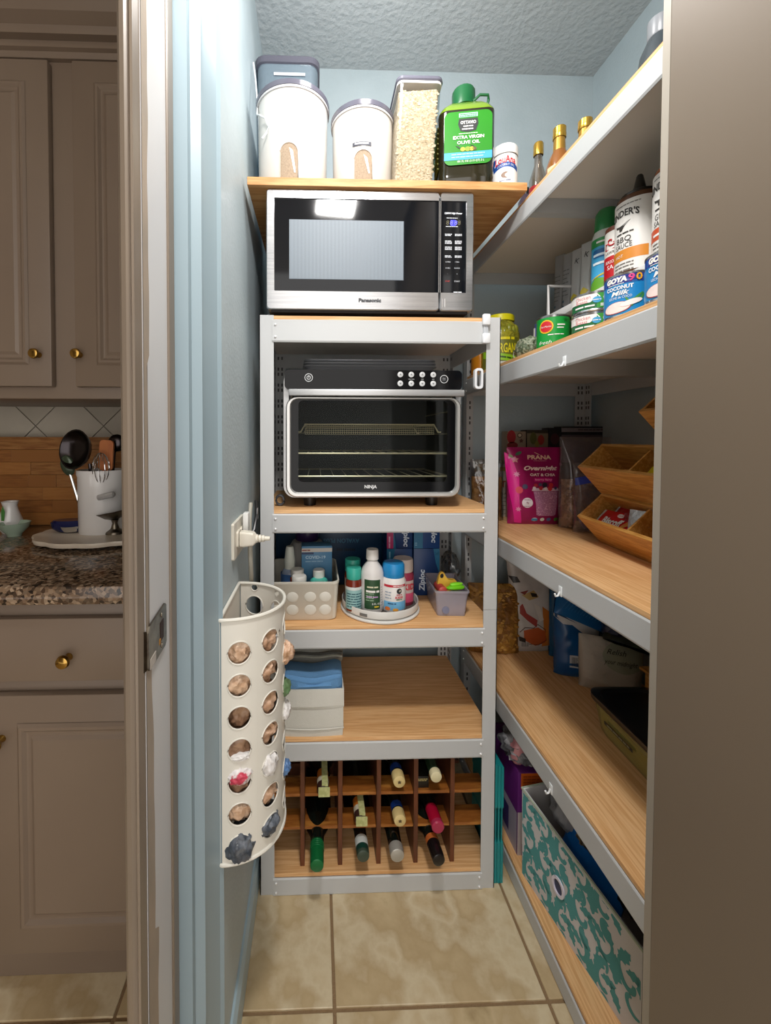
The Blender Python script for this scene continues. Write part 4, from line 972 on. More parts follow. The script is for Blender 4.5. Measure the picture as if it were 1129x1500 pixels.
zbox(566, 604, zm+.001, zm+h2, 'blue bag box with a magenta edge on the upper left of the stack', (.018, .040, -pi/2), 'mag', 0)
zbox(605.5, 644, zm+.001, zm+h2, 'blue bag box with a teal edge on the upper right of the stack', (.020, .052, -pi/2), 'teal', 1)
zbox(566, 604, zs, zm, 'blue bag box at the lower left behind the turntable', (.020, .05, -pi/2), 'left', 1)
zbox(605.5, 644, zs, zm, 'blue bag box at the lower right reading upward', (-.012, .048, pi/2), 'right', 0)
# turntable and its bottles
sc_ = at(556, 884, z=zs+.012); sx, sy = sc_.x, sc_.y
sR = (at(613, 885, z=zs+.014).x-at(498, 885, z=zs+.014).x)/2
ls = thing('lazy_susan', 'white round turntable carrying medicine bottles', 'turntable', (sx, sy, zs))
tw = P('#d6d5d1', .3)
lth('base', tw, ls, [(0, 0), (sR*.97, 0), (sR*1.0, .003), (sR*1.0, .006), (sR*.97, .008), (0, .008)], 64)
lth('tray', tw, ls, [(0, .010), (sR*.93, .010), (sR*.965, .014), (sR*.975, .030), (sR*.965, .033), (sR*.945, .031), (sR*.92, .016), (0, .0155)], 64)
lth('liner', P('#57504d', .6), ls, [(0, .0157), (sR*.915, .0159), (sR*.915, .0165), (0, .0165)], 48)
f = F_cyl(sR*.97); sheet(ls, P('#6c6b69'), -.072, -.050, .016, .024, f, e=.0012, name='recess')
zt_ = zs+.0168
def onsusan(px, py_top, dy): 
    Y = sy+dy; p = at(px, 860, Y=Y); return p.x, Y, at(px, py_top, Y=Y).z-zt_
teal_cap = P('#2b9a88', .35); amber = mat('amber', '#6d2413', .15)
def pill(label, px, pt, dy, rad, lab, cap, cm):
    x, y, h = onsusan(px, pt, dy)
    o = bottle('pill_bottle', label, 'bottle', x, y, zt_, [(0, 0), (rad*.96, 0), (rad, .003), (rad, h*.66), (rad*.85, h*.73), (0, h*.73)], lab, [(rad*.9, h*.73), (rad*.92, h*.74), (rad*.92, h*.98), (rad*.85, h), (0, h)], cm)
    return o, h
o, h = pill('teal capped amber pill bottle at the rear left of the turntable', 516.5, 818, -.005, .024, amber, 0, teal_cap); f = F_cyl(.024); sheet(o, P('#8b7f74'), -.03, .03, .01, h*.6, f)
o, h = pill('teal capped amber pill bottle at the front left of the turntable', 518, 830, -.045, .0225, amber, 0, P('#35a795', .35)); f = F_cyl(.0225)
sheet(o, P('#8fb8b8'), -.032, .034, .006, h*.56, f, n=20); sheet(o, P('#cfd6d4'), -.032, .034, h*.5, h*.57, f, e=.0007, n=20, name='white_band'); lines(o, P('#2c5a66'), -.022, .024, [.012+.007*i for i in range(6)], .003, f, seed=3)
x, y, h = onsusan(545, 804, -.050)
o = bottle('syrup_bottle', 'tall white syrup bottle with a dark green label on the turntable', 'bottle', x, y, zt_, [(0, 0), (.029, 0), (.031, .004), (.031, h*.62), (.027, h*.70), (.015, h*.80), (.013, h*.84), (0, h*.84)], P('#dbd8d6', .3), [(.0155, h*.83), (.0175, h*.84), (.0165, h*.985), (.0155, h), (0, h)], P('#d9d6d2', .35), seg=32); f = F_cyl(.031)
sheet(o, P('#274a2c'), -.027, .019, .012, h*.545, f, n=20); words(o, '~8', .0055, -.003, h*.50-.012, P('#d8d5b8'), f, w=.030); words(o, '~8', .008, -.003, h*.43-.012, white, f, w=.036, bold=.0003)
lines(o, P('#b98fc0'), -.02, .012, (h*.33-.012,), .0035, f); lines(o, P('#8fae8f'), -.022, .0, [.035+.006*i for i in range(4)], .0024, f); words(o, '8 FL OZ', .005, .008, .027, white, f); words(o, '~3', .0055, .008, .019, P('#e0c23a'), f); lines(o, P('#a8a6a4'), .021, .029, [.02+.007*i for i in range(8)], .002, f)
x, y, h = onsusan(576, 823, -.046)
o = bottle('vitamin_bottle', 'white vitamin bottle with a bright blue cap on the turntable', 'bottle', x, y, zt_, [(0, 0), (.031, 0), (.034, .005), (.034, h*.63), (.029, h*.72), (0, h*.72)], P('#e4e1de', .3), [(.029, h*.70), (.0305, h*.72), (.0305, h*.95), (.027, h), (0, h)], P('#1e86c4', .35), seg=36); f = F_cyl(.034)
sheet(o, P('#c0273a'), -.034, .034, h*.54, h*.59, f, n=20, name='red_band'); words(o, '~14', .0028, .008, h*.565, white, f)
blob(o, P('#2f3032'), oval(.010, h*.46, .0075, .0075), f); blob(o, P('#b9b2a5'), [(.008, h*.46), (.012, h*.49), (.016, h*.47), (.012, h*.44)], f, e=.0012); words(o, '~6', .0035, .010, h*.385, P('#b32d3d'), f); words(o, 'KIDS', .006, .010, h*.33, P('#c93a46'), f, bold=.0003, w=.022); words(o, '~7', .0032, .010, h*.285, P('#3f7d4a'), f)
sheet(o, P('#6fb0d8'), -.034, .034, .008, h*.24, f, n=20, name='blue_band'); blob(o, P('#e07b3a'), oval(-.022, .012, .008, .005), f, e=.0012); blob(o, P('#e8a13a'), oval(.0, .010, .008, .004), f, e=.0012); lines(o, P('#9aa6b5'), -.03, -.012, [h*.3, h*.36, h*.42], .0028, f); words(o, '~6', .005, -.01, h*.2, P('#2d5f86'), f)
x, y, h = onsusan(590, 817, -.002)
o = bottle('gummy_bottle', 'clear pink bottle with a pale cap behind the blue capped bottle', 'bottle', x, y, zt_, [(0, 0), (.029, 0), (.031, .004), (.031, h*.66), (.027, h*.74), (0, h*.74)], mat('pink clear', '#8a3046', .2), [(.028, h*.72), (.0285, h*.74), (.0285, h*.97), (.026, h), (0, h)], P('#cbbfb8', .4)); f = F_cyl(.031)
sheet(o, P('#b8a9a4'), -.03, .03, h*.28, h*.55, f); words(o, 'KID', .016, .012, h*.42, P('#b8283a'), f, bold=.001); sheet(o, P('#c64b6c'), -.03, .03, .01, h*.28, f, name='pink_band')
# clear bin with kitchen bits
p0, p1 = at(638, 898, Y=1.105), at(686, 898, Y=1.105)
kb = thing('clear_bin', 'small clear plastic bin of kitchen gadgets at the right of the shelf', 'bin', ((p0.x+p1.x)/2, 1.105, zs), -.06)
wt, wbm = .045, .039; hb = at(660, 867, Y=1.10).z-zs; D = .15
def ks(k, z, i=0): return [(x, y, z) for x, y in rrect(-k+i, k-i, (wt-k)+i, D-(wt-k)-i, .008)]
b = BM(); loft(b, [ks(wbm, 0), ks(wt, hb-.006), ks(wt+.003, hb-.005), ks(wt+.003, hb), ks(wt-.001, hb), ks(wbm-.001, .003)]); obj('tub', b, film('frosted clear', '#e6e4ea', .15, .2, .38, '#cbc6d2'), kb, smooth=40)
b = BM()
for i in range(8): bx(b, -.036+i*.0045, -.0345+i*.0045, .001, .0025, hb-.014, hb-.007)
r_o = obj('rim_ribs', b, P('#cfcad4', .3), kb, smooth=0); r_o['kind'] = 'stuff'
X0, Y0 = kb.location.x, 1.105
o = thing('yellow_peeler', 'yellow banana-shaped gadget with a hanging hole sticking up from the clear bin', 'gadget', (X0-.005, Y0+.045, zs+hb-.015))
yel = P('#d8ac3c', .4)
prof = [(-.034, -.012), (-.026, .012), (-.021, .038), (-.020, .046), (-.015, .054), (-.008, .055), (-.003, .050), (-.001, .040), (.004, .032), (.022, .034), (.030, .030), (.033, .020), (.028, .008), (.012, .0), (-.006, -.006), (-.02, -.016)]
b = BM(); prism(b, [(x, z) for x, z in prof], .014, 'y', -.007); bmesh.ops.bevel(b, geom=b.edges[:], offset=.002, segments=2, affect='EDGES'); obj('handle', b, yel, o, smooth=50)
blob(o, black, oval(-.0125, .045, .005, .0065, 16, -.2), F_flat(-.007), e=.0006, name='hanging_hole'); tub('mouth', P('#9b7a22'), o, [(-.02, -.0078, .0), (-.005, -.0085, .006), (.012, -.0085, .011), (.024, -.008, .015)], .0018)
o = thing('red_tube', 'red capped tube end lying in the clear bin', 'tube', (X0-.022, Y0+.012, zs+hb-.004)); b = BM(); lathe(b, [(0, 0), (.011, 0), (.012, .002), (.012, .05), (0, .05)], 20); obj('tube', b, P('#a03a34', .3), o, rot=(-pi/2, 0, 0)); lth('end_cap', P('#b8493f', .3), o, [(.012, 0), (.009, -.002), (0, -.002)], 20, rot=(-pi/2, 0, 0))
o = thing('green_clip', 'lime green bag clip lying in the clear bin', 'clip', (X0+.016, Y0+.02, zs+hb+.001), .2); b = BM(); crumple(b, (0, 0, .002), .012, .12, 2, 3, (2.3, .9, .6), 5); obj('jaw', b, P('#6fc41c', .35), o); b = BM(); crumple(b, (.004, .004, .010), .009, .12, 2, 3, (2.2, .9, .5), 6); obj('lever', b, P('#83d62a', .35), o)
o = thing('peeler_handle', 'dark handled metal gadget behind the green clip in the clear bin', 'gadget', (X0+.024, Y0+.03, zs+hb-.003)); b = BM(); tube(b, [(-.012, 0, 0), (.012, .01, .002)], .006); obj('grip', b, dark, o); tub('blade', chrome, o, [(-.018, -.006, 0), (0, -.010, .004), (.016, -.006, .003)], .0025)
o = thing('blue_straw_brush', 'blue grey brush handle slanting inside the clear bin', 'brush', (X0, Y0+.006, zs+.004)); tub('handle', P('#6f7390', .5), o, [(.024, .004, .003), (.006, .006, .038), (-.004, .01, .05)], .004); lth('brush_head', P('#757a94', .5), o, [(0, 0), (.010, 0), (.010, .006), (0, .006)], 18, loc=(-.016, .003, .013), rot=(pi/2, 0, 0))
# clear bag slumped behind the right post
p = at(690, 850, Y=1.3)
o = tag(obj('clear_wrap', (lambda b: (crumple(b, (0, 0, .05), .05, .4, 2.2, 4, (.5, .9, 1.1), 9), b)[1])(BM()), film('wrap film', '#e6eaee', .3, .1), None, smooth=60, loc=(.452, 1.36, zs)), 'crinkled clear plastic wrap in the right rear corner of the shelf', 'wrap')

# ------------------------------------------------------------------ fourth shelf: fabric bin
x0, x1 = at(412, 1050, Y=1.045).x, at(502, 1050, Y=1.045).x
zb_ = S4
fb = thing('fabric_bin', 'off-white fabric bin filled with folded towels', 'bin', ((x0+x1)/2, 1.068, zb_))
w = (x1-x0)/2+.003; hb = at(460, 1012, Y=1.06).z-zb_; D = .24
lin_m = mat('canvas', '#cfcdc4', .85, bump=.15, bscale=500)
def fs(ins, z, bul=0): return [(x, y - bul*(1 if y < .01 else 0)*(1-(x/w)**2), z) for x, y in [(-w+ins, ins), (-w*.5, ins), (0, ins), (w*.5, ins), (w-ins, ins), (w-ins, D-ins), (-w+ins, D-ins)]]
b = BM(); loft(b, [fs(.002, 0, .004), fs(0, .03, .006), fs(0, hb*.6, .004), fs(0, hb, .002), fs(.003, hb, .002), fs(.004, .01, 0)]); obj('box', b, lin_m, fb, smooth=30)
b = BM(); loft(b, [fs(-.0012, hb*.62, .006), fs(-.0016, hb*.66, .007), fs(-.0012, hb+.0008, .004), fs(.0012, hb+.0008, .004)], cap=False); obj('folded_cuff', b, lin_m, fb, smooth=0)
b = BM(); loft(b, [fs(-.0008, .020, .007), fs(-.0012, .0225, .008), fs(-.0008, .025, .007)], cap=False); obj('stitch_seam', b, lin_m, fb, smooth=0)
def towel(label, xc, y0, z0, w, d, h, m, seed, ribs=0, mat2=None):
    o = thing('folded_towel', label, 'towel', (xc, y0, z0))
    b = BM(); nx, na = 40, 26; S = []
    for i in range(nx+1):
        x = -w/2+w*i/nx; sec = []
        for k in range(na):
            t = 2*pi*k/na; cy, cz = cos(t), sin(t); 
            yy = d/2+d/2*abs(cy)**.6*(1 if cy > 0 else -1); zz = h/2+h/2*abs(cz)**.6*(1 if cz > 0 else -1)
            q = Vector((x*9, yy*9, zz*9+seed)); n_ = noise.noise(q)*.006
            rb_ = (.0020*(1 if k % 2 else -1)) if ribs else 0
            e = 1-abs(2*i/nx-1)**8*.25
            sec.append((x, d/2+(yy-d/2)*e+rb_*cy, h/2+(zz-h/2)*e + n_+rb_*cz + (.006*cos(x*40+seed) if cz > 0 else 0)))
        S.append(sec)
    loft(b, S); obj('fold', b, m, o, smooth=60); return o
blt = mat('blue knit', '#6b9ccb', .9, col2='#5384b4', scale=1, bump=.4, bscale=500)
towel('blue ribbed knit towel rolled on top of the fabric bin', fb.location.x, 1.066, zb_+hb-.012, w*1.94, .10, .040, blt, 3, 1)
o = towel('grey and cream striped cloth folded behind the blue towel', fb.location.x+.004, 1.17, zb_+hb-.004, w*2.04, .12, .066, mat('linen grey', '#8d8c84', .9, bump=.3, bscale=500), 7)
for dz, m, hh in ((.046, P('#4d4c46', .9), .004), (.036, P('#a8a698', .9), .003)): tub('stripe', m, o, [(-w*.98+2*w*.98*i/12, -.001-.002*sin(i), dz+.002*sin(i*.8)) for i in range(13)], hh, 6)

# ------------------------------------------------------------------ wine rack and bottles
wood_d = mat('rack dark wood', '#4f2a18', .45, col2='#6b3a20', scale=12, stretch=(6, 2, 1)); wood_o = mat('rack orange wood', '#a5662a', .38, col2=['#8d5220', '#b97c38'], scale=9, stretch=(1, 6, 6))
wx0, wx1 = RX0+.004, RX1-.006; wz0 = S5; wz1 = .405-.045
wr = thing('wine_rack', 'dark wooden cubby wine rack on the lowest shelf', 'wine rack', (0, 1.078, wz0))
divx = [at(x, 1200, Y=1.085).x for x in (443, 498, 554, 608, 661)]
step = (divx[-1]-divx[0])/4; xs = [divx[0]-step] + divx + [divx[-1]+step]
for i, x in enumerate(xs[1:-1]): box('divider', wood_d, wr, x-.006, x+.006, .0, .30, .0, wz1-wz0, .001, smooth=0)
sl = (at(520, 1160, Y=1.085).z-wz0, at(520, 1208, Y=1.085).z-wz0)
for z in sl:
    for i in range(len(xs)-1):
        xa, xb = max(xs[i]+.0065, wx0+.008), min(xs[i+1]-.0065, wx1-.005)
        b = BM(); n = 8; S = []
        for k in range(n+1):
            x = xa+(xb-xa)*k/n; dip = -.006*(1-(2*k/n-1)**2)*0
            S.append([(x, .006, z-.008), (x, .006, z), (x, .06, z+dip), (x, .06, z-.010)])
        loft(b, S); obj('slat', b, wood_o, wr, smooth=0)
        box('rear_slat', wood_d, wr, xa, xb, .22, .26, z-.010, z, smooth=0)
box('back_panel', wood_d, wr, wx0+.008, wx1-.005, .30, .306, 0, wz1-wz0, smooth=0)
def wine(label, end, dz_in, dx_in, m_body, m_cap, capl, r=.0385, rn=.0145, extra=None, lip=True, L=.30):
    """bottle lying in a cubby, neck towards the room; end = where the mouth is"""
    tail = Vector((end[0]+dx_in, end[1]+L, end[2]+dz_in)); d = (Vector(end)-tail).normalized()
    o = thing('wine_bottle', label, 'bottle', tail, 0)
    o.rotation_euler = d.to_track_quat('Z', 'Y').to_euler()
    lth('glass', m_body, o, [(0, 0), (r*.9, 0), (r, .006), (r, L*.56), (r*.8, L*.65), (rn*1.1, L*.74), (rn*.95, L-.004), (0, L-.004)], 28)
    lth('capsule', m_cap, o, [(rn*1.06, L-capl), (rn*1.06, L-.008), (rn*1.0, L-.001), (rn*.9, L), (0, L)], 24)
    if extra: extra(o, L, rn)
    return o
gg = mat('dark bottle glass', '#0e1410', .08, coat=.5); bg_ = mat('blue foil', '#1c3f8c', .3, .2)
def E(px, py, Y): return tuple(at(px, py, Y=Y))
def corky(o, L, rn):
    lth('foil_band', bg_, o, [(rn*1.02, L-.085), (rn*1.05, L-.03), (rn*1.05, L-.0295)], 24)
    lines(o, P('#5b4b33'), -.004, .004, (-.003, .001), .0018, lambda x, z, e: (x, z, L+.0008)); blob(o, P('#5b4b33'), star(0, 0, .0055, 5, .5), lambda x, z, e: (x, z, L+.0006), rings=1)
def tagged(o, L, rn):
    b = BM(); [bx(b, -.003, .013, rn-.002, rn+.004, L-.15, L-.002)]
    obj('paper_strip', b, mat('stamp paper', '#c3c48c', .7, col2='#a9ad70', scale=120), o, smooth=0)
    box('paper_end', mat('stamp paper'), o, -.012, .018, -rn*.8, rn*.9, L+.0005, L+.003, smooth=0)
    lth('white_ring', P('#c9c0aa'), o, [(rn*1.08, L-.035), (rn*1.08, L-.02)], 24); lth('orange_ring', P('#b5661c'), o, [(rn*1.07, L-.06), (rn*1.07, L-.035)], 24)
cream_cap = mat('cream cap', '#d9c48a', .55, col2='#cdb67c', scale=30)
wine('bottle with a yellow paper strip over its neck in the top row', E(473, 1160, 1.055), -.0, .0, gg, P('#3a2420', .35), .06, extra=tagged)
wine('cream corked bottle with blue foil in the top row', E(585, 1146, 1.05), -.004, -.006, gg, cream_cap, .026, extra=corky, rn=.0155)
bw_ = wine('dark bottle with a cream cap lying under a black card box in the top row', E(639, 1139, 1.05), .004, -.0, mat('green bottle', '#1c3322', .1, coat=.4), P('#d9cfa8', .5), .016, rn=.0145)
p = E(622, 1134, 1.075); o = thing('label_box', 'small black box with gold print beside the cream capped bottle', 'box', (p[0]-.006, 1.092, S5+sl[0]+.0005), 0); 
box('carton', P('#17130f', .4), o, -.022, .022, 0, .05, 0, .032, .001); lines(o, P('#b3a26a'), -.019, .018, (.020, .024), .0022, F_flat(0)); box('gold_edge', P('#b8a878'), o, -.0225, -.0205, -.0008, .05, .0, .030)
wine('bottle with a yellow paper strip over its neck in the middle row', E(528, 1203, 1.055), 0, .0, gg, P('#3a2420', .35), .06, extra=tagged)
wine('cream corked bottle with blue foil in the middle row', E(586, 1203, 1.05), -.006, -.008, gg, cream_cap, .026, extra=corky, rn=.0155)
wine('bottle with a bright red capsule in the middle row', E(642, 1213, 1.045), -.004, -.014, gg, mat('red foil', '#b01235', .25, .1), .075, rn=.0155, extra=lambda o, L, rn: lth('clear_tip', P('#a8304f', .15), o, [(rn*1.08, L-.012), (rn*1.09, L-.002), (rn*.9, L+.001), (0, L+.001)], 24))
wine('green capsule bottle sticking out of the bottom row', E(464, 1269, 1.0), -.0, .004, gg, mat('green foil', '#0f6a38', .25, .2), .085, rn=.0165, extra=lambda o, L, rn: [lth('foil_ridge', mat('green foil'), o, [(rn*1.07, L-q), (rn*1.12, L-q+.001), (rn*1.07, L-q+.002)], 24) for q in (.04, .045, .05, .055)])
def whiteband(o, L, rn): lth('white_band', P('#c9cfcb', .4), o, [(rn*1.1, L-.045), (rn*1.1, L-.022)], 24); blob(o, P('#39504a'), oval(0, L-.034, .006, .007), F_cyl(rn*1.1), e=.0008); lth('green_band', P('#12392f', .3), o, [(rn*1.09, L-.022), (rn*1.09, L-.008)], 24); words(o, '1', .008, 0, L-.014, P('#c9d2cc'), F_cyl(rn*1.09), e=.0008)
wine('dark bottle with a white band round its neck in the bottom row', E(532, 1255, 1.03), 0, -.006, gg, P('#39463a', .35), .02, rn=.0155, extra=whiteband)
wine('silver capped bottle in the bottom row', E(582, 1254, 1.03), .0, -.002, gg, mat('silver cap', '#b9b7b0', .35, .5), .024, rn=.0175)
def orange_band(o, L, rn): lth('orange_band', P('#b5602c', .4), o, [(rn*1.1, L-.058), (rn*1.1, L-.044)], 24)
wine('black capped bottle with an orange neck band in the bottom row', E(643, 1261, 1.005), 0, -.016, gg, mat('black foil', '#141012', .25), .05, rn=.0155, extra=orange_band)
# ------------------------------------------------------------------ right rack: top shelf
def yx(px, X, py=600): return at(px, py, X=X).y
def tz_(px, py, Y): return at(px, py, Y=Y).z
gold_cap = mat('gold cap', '#c39a3e', .25, .7)
Y = yx(783, .62); h = tz_(783, 210, Y)-SA
o = thing('extract_bottle', 'small glass extract bottle with a gold cap beside the coconut oil jar', 'bottle', (.62, Y, SA), facing(.62, Y))
lth('glass', film('amber clear', '#cfc4b8', .25, .04, .25, '#8d7a66'), o, [(0, 0), (.021, 0), (.023, .004), (.023, h*.5), (.011, h*.7), (.010, h*.84), (0, h*.84)], 24)
lth('cap', gold_cap, o, [(.0125, h*.83), (.013, h*.84), (.013, h*.98), (.011, h), (0, h)], 24)
f = F_cyl(.023); sheet(o, P('#b32a2e'), -.03, .03, h*.06, h*.4, f); words(o, '~7', .006, 0, h*.32, P('#e8dcc0'), f, e=.001, w=.026)
lth('contents', P('#3c1c10', .2), o, [(0, .002), (.0215, .002), (.0215, h*.3), (0, h*.3)], 20)
Y = yx(771.5, .65); o = thing('spice_bottle', 'dark purple labelled bottle behind the extract bottle', 'bottle', (.645, yx(773, .645)+.03, SA)); lth('body', P('#4c3a4a', .3), o, [(0, 0), (.022, 0), (.022, .11), (.012, .13), (0, .13)], 20); lth('cap', black, o, [(.012, .13), (.012, .15), (0, .15)], 18)
for px, X, pt, lb in ((813, .615, 187, 'tall gold capped amber bottle further along the top right shelf'), (850, .635, 176, 'nearest gold capped bottle on the top right shelf')):
    Y = yx(px, X); h = tz_(px, pt, Y)-SA; o = thing('syrup_bottle', lb, 'bottle', (X, Y, SA), facing(X, Y))
    am = mat('amber syrup', '#8a5520', .15, coat=.4)
    lth('glass', am, o, [(0, 0), (.028, 0), (.030, .005), (.030, h*.42), (.022, h*.56), (.0135, h*.66), (.0125, h*.84), (0, h*.84)], 28)
    lth('neck_foil', mat('gold foil', '#b5893a', .35, .6), o, [(.0145, h*.64), (.014, h*.72), (.0132, h*.84)], 24)
    lth('cap', gold_cap, o, [(.0148, h*.83), (.0155, h*.84), (.0155, h*.9), (.0148, h*.905), (.0152, h*.985), (.013, h), (0, h)], 24)
    sheet(o, P('#d9c9a0'), -.03, .03, h*.1, h*.38, F_cyl(.030))
p = at(967, 45, X=.70); o = thing('glass_jar', 'dark glass jar near the front end of the top right shelf', 'jar', (.70, p.y, SA)); hh = tz_(965, 30, p.y)-SA
lth('body', mat('smoky glass', '#3c4348', .08, coat=.5), o, [(0, 0), (.036, 0), (.04, .01), (.04, hh*.5), (.034, hh*.72), (.02, hh*.86), (0, hh*.86)], 32); lth('lid', P('#8a8d92', .3), o, [(.021, hh*.85), (.022, hh*.86), (.022, hh), (0, hh)], 28)

# ------------------------------------------------------------------ second shelf of the right rack
X = .63; Y = yx(731, X); h = tz_(738, 459, Y-.04)-SB; R_ = .062
o = thing('pickle_jar', 'large glass jar of pickles with a yellow lid behind the tall post', 'jar', (X, Y, SB), facing(X, Y))
pk = mat('pickle brine', '#8a8420', .12, col2=['#a8a032', '#6b6a1c', '#b5ad40'], scale=28, coat=.5)
lth('glass', pk, o, [(0, 0), (R_*.95, 0), (R_, .006), (R_, h*.66), (R_*.9, h*.78), (R_*.66, h*.88), (R_*.66, h*.9), (0, h*.9)], 40)
lth('lid', P('#e3d91a', .35), o, [(R_*.68, h*.89), (R_*.72, h*.895), (R_*.72, h*.985), (R_*.68, h), (0, h)], 36)
f = F_cyl(R_); b = BM(); rr = random.Random(2)
for i in range(14):
    a = rr.uniform(-1.2, 1.2); z = rr.uniform(h*.6, h*.72); 
    crumple(b, ((R_-.010)*sin(a), -(R_-.010)*cos(a), z), .014, .15, 2, 2, (.7, .7, 1.4), i)
obj('pickles', b, mat('pickle skin', '#9a9a35', .3, col2='#7d8428', scale=60), o)
sheet(o, P('#6c6d22'), -.065, .065, .012, h*.58, f, e=.0004, n=24); words(o, 'ORGANIC', .030, .026, h*.40, P('#e3d51c'), f, e=.0016, w=.085, bold=.001); words(o, '~6', .012, .02, h*.56, P('#e3d51c'), f, e=.0016); 
fa = lambda x, z, e: f(x, z+h*.26-.5*x*.35, e); sheet(o, P('#8fc21f'), -.06, .06, -.011, .011, fa, e=.001, n=24, name='green_ribbon'); words(o, '~14', .007, .012, 0, P('#2d4a12'), fa, e=.002, w=.075)
blob(o, P('#bfc3bd'), rrect(-.005, .03, .014, h*.18, .004), f, e=.0008)
p = at(694, 530, X=.585); o = thing('chutney_jar', 'orange jar with a pale label in the far corner beside the pickles', 'jar', (.575, 1.435, SB)); lth('body', mat('orange preserve', '#c07a1c', .2, coat=.4), o, [(0, 0), (.028, 0), (.029, .004), (.029, .075), (0, .075)], 24); lth('lid', P('#d8cfc0', .3), o, [(.029, .075), (.030, .077), (.030, .105), (0, .106)], 24)
p = at(774, 503, X=.60); Y = yx(774, .60); o = thing('mesh_produce_bag', 'grey green netted bag lying beside the pickle jar', 'bag', (.602, Y, SB)); b = BM(); crumple(b, (0, 0, .030), .036, .3, 2.4, 4, (1, 1.3, .95), 13); obj('bag', b, mat('net green', '#6f7a62', .6, col2=['#44523c', '#a3a892', '#59664e'], scale=70), o, smooth=60)
b = BM(); 
for i in range(7): tube(b, [(.036*sin(t+i)*.9, -.042*cos(i*.5)*cos(t)*1.0, .030+.030*sin(t)) for t in [q*.5 for q in range(14)]], .0008, 4)
q = obj('netting', b, P('#b9bba8', .7), o); q['kind'] = 'stuff'
Y = yx(793, .66); o = thing('blue_box', 'blue box with white corners behind the green labelled can', 'box', (.665, Y+.02, SB), -pi/2+.1); bm__ = P('#41479a', .4)
hb = tz_(793, 468, Y)-SB; box('carton', bm__, o, -.03, .06, 0, .05, 0, hb, .002); box('white_corner', white, o, -.032, -.026, -.001, .02, hb*.18, hb*.42); box('white_corner', white, o, -.032, -.026, -.001, .02, hb*.58, hb*.9)
tin = mat('tin', '#b9bbbd', .25, .95)
def can(name, label, X, px, r, h, z, col, col2=None, rz=0, dy=0):
    Y = yx(px, X)+dy; o = thing(name, label, 'can', (X, Y, z), facing(X, Y)+rz)
    lth('tin', tin, o, [(0, .001), (r*.93, .001), (r*.96, 0), (r*1.0, .002), (r*1.0, .004), (r*.975, .006), (r*.975, h-.006), (r*1.0, h-.004), (r*1.0, h-.001), (r*.97, h), (r*.95, h-.003), (0, h-.003)], 40)
    f = F_cyl(r*.98); sheet(o, P(col, .35), -r*2.2, r*2.2, .006, h-.006, f, e=.0002, n=36); return o, f
def zscale(f, s): return lambda x, z, e: f(x, z*s, e)
# green vegetable cans
o, f = can('vegetable_can', 'green vegetable can with a red and yellow badge at the shelf edge', .60, 808, .038, .086, SB, '#14933a'); f = zscale(f, .8)
blob(o, P('#e0b21f'), oval(-.016, .072, .017, .021), f, e=.0008); blob(o, P('#c4202a'), oval(-.016, .072, .014, .017), f, e=.0012); words(o, 'Del Monte', .0055, -.016, .072, white, f, e=.0018, w=.025, shear=.2); 
words(o, '~12', .004, .008, .046, white, f, w=.038); words(o, '~4', .006, .018, .075, white, f); words(o, '~5', .005, .018, .066, white, f); words(o, 'fresh', .011, -.018, .024, white, f, shear=.3); blob(o, P('#0c6a2a'), star(.03, .09, .008, 5, .5), f, e=.0008)
can('vegetable_can', 'green can half hidden behind the badge can and the chicken cans', .69, 839, .036, .09, SB, '#17893a')
for k, z in enumerate((SB, SB+.0415)):
    o, f = can('chicken_can', ('lower', 'upper')[k]+' of two stacked canned chicken tins with white and green labels', .592, 868, .042, .041, z, '#1d6b3d'); f = zscale(f, .79)
    sheet(o, P('#3f9a3f'), .004, .06, .008, .046, f, e=.0006, name='green_side'); blob(o, white, [(-.06, .008+.018), (-.06, .045), (.004, .045), (.010, .036), (-.002, .030), (-.008, .024)], f, e=.0009)
    words(o, 'Chicken', .010, -.022, .038, P('#d8888a'), f, e=.0014, w=.030); words(o, 'Breast', .009, -.024, .028, P('#d8888a'), f, e=.0014, w=.024); words(o, '~9', .006, -.018, .015, white, f, e=.0014)
    blob(o, P('#3f9fd0'), oval(.004, .029, .008, .008), f, e=.0012); words(o, '~6', .003, .004, .029, white, f, e=.0018)
    b = BM(); blob(o, white, oval(.024, .034, .0095, .0085), f, e=.0009); blob(o, P('#3f9a3f'), oval(.024, .034, .006, .0055), f, e=.0013); words(o, 'Protein', .004, .026, .022, white, f); lines(o, white, .01, .04, (.012, .016), .003, f)
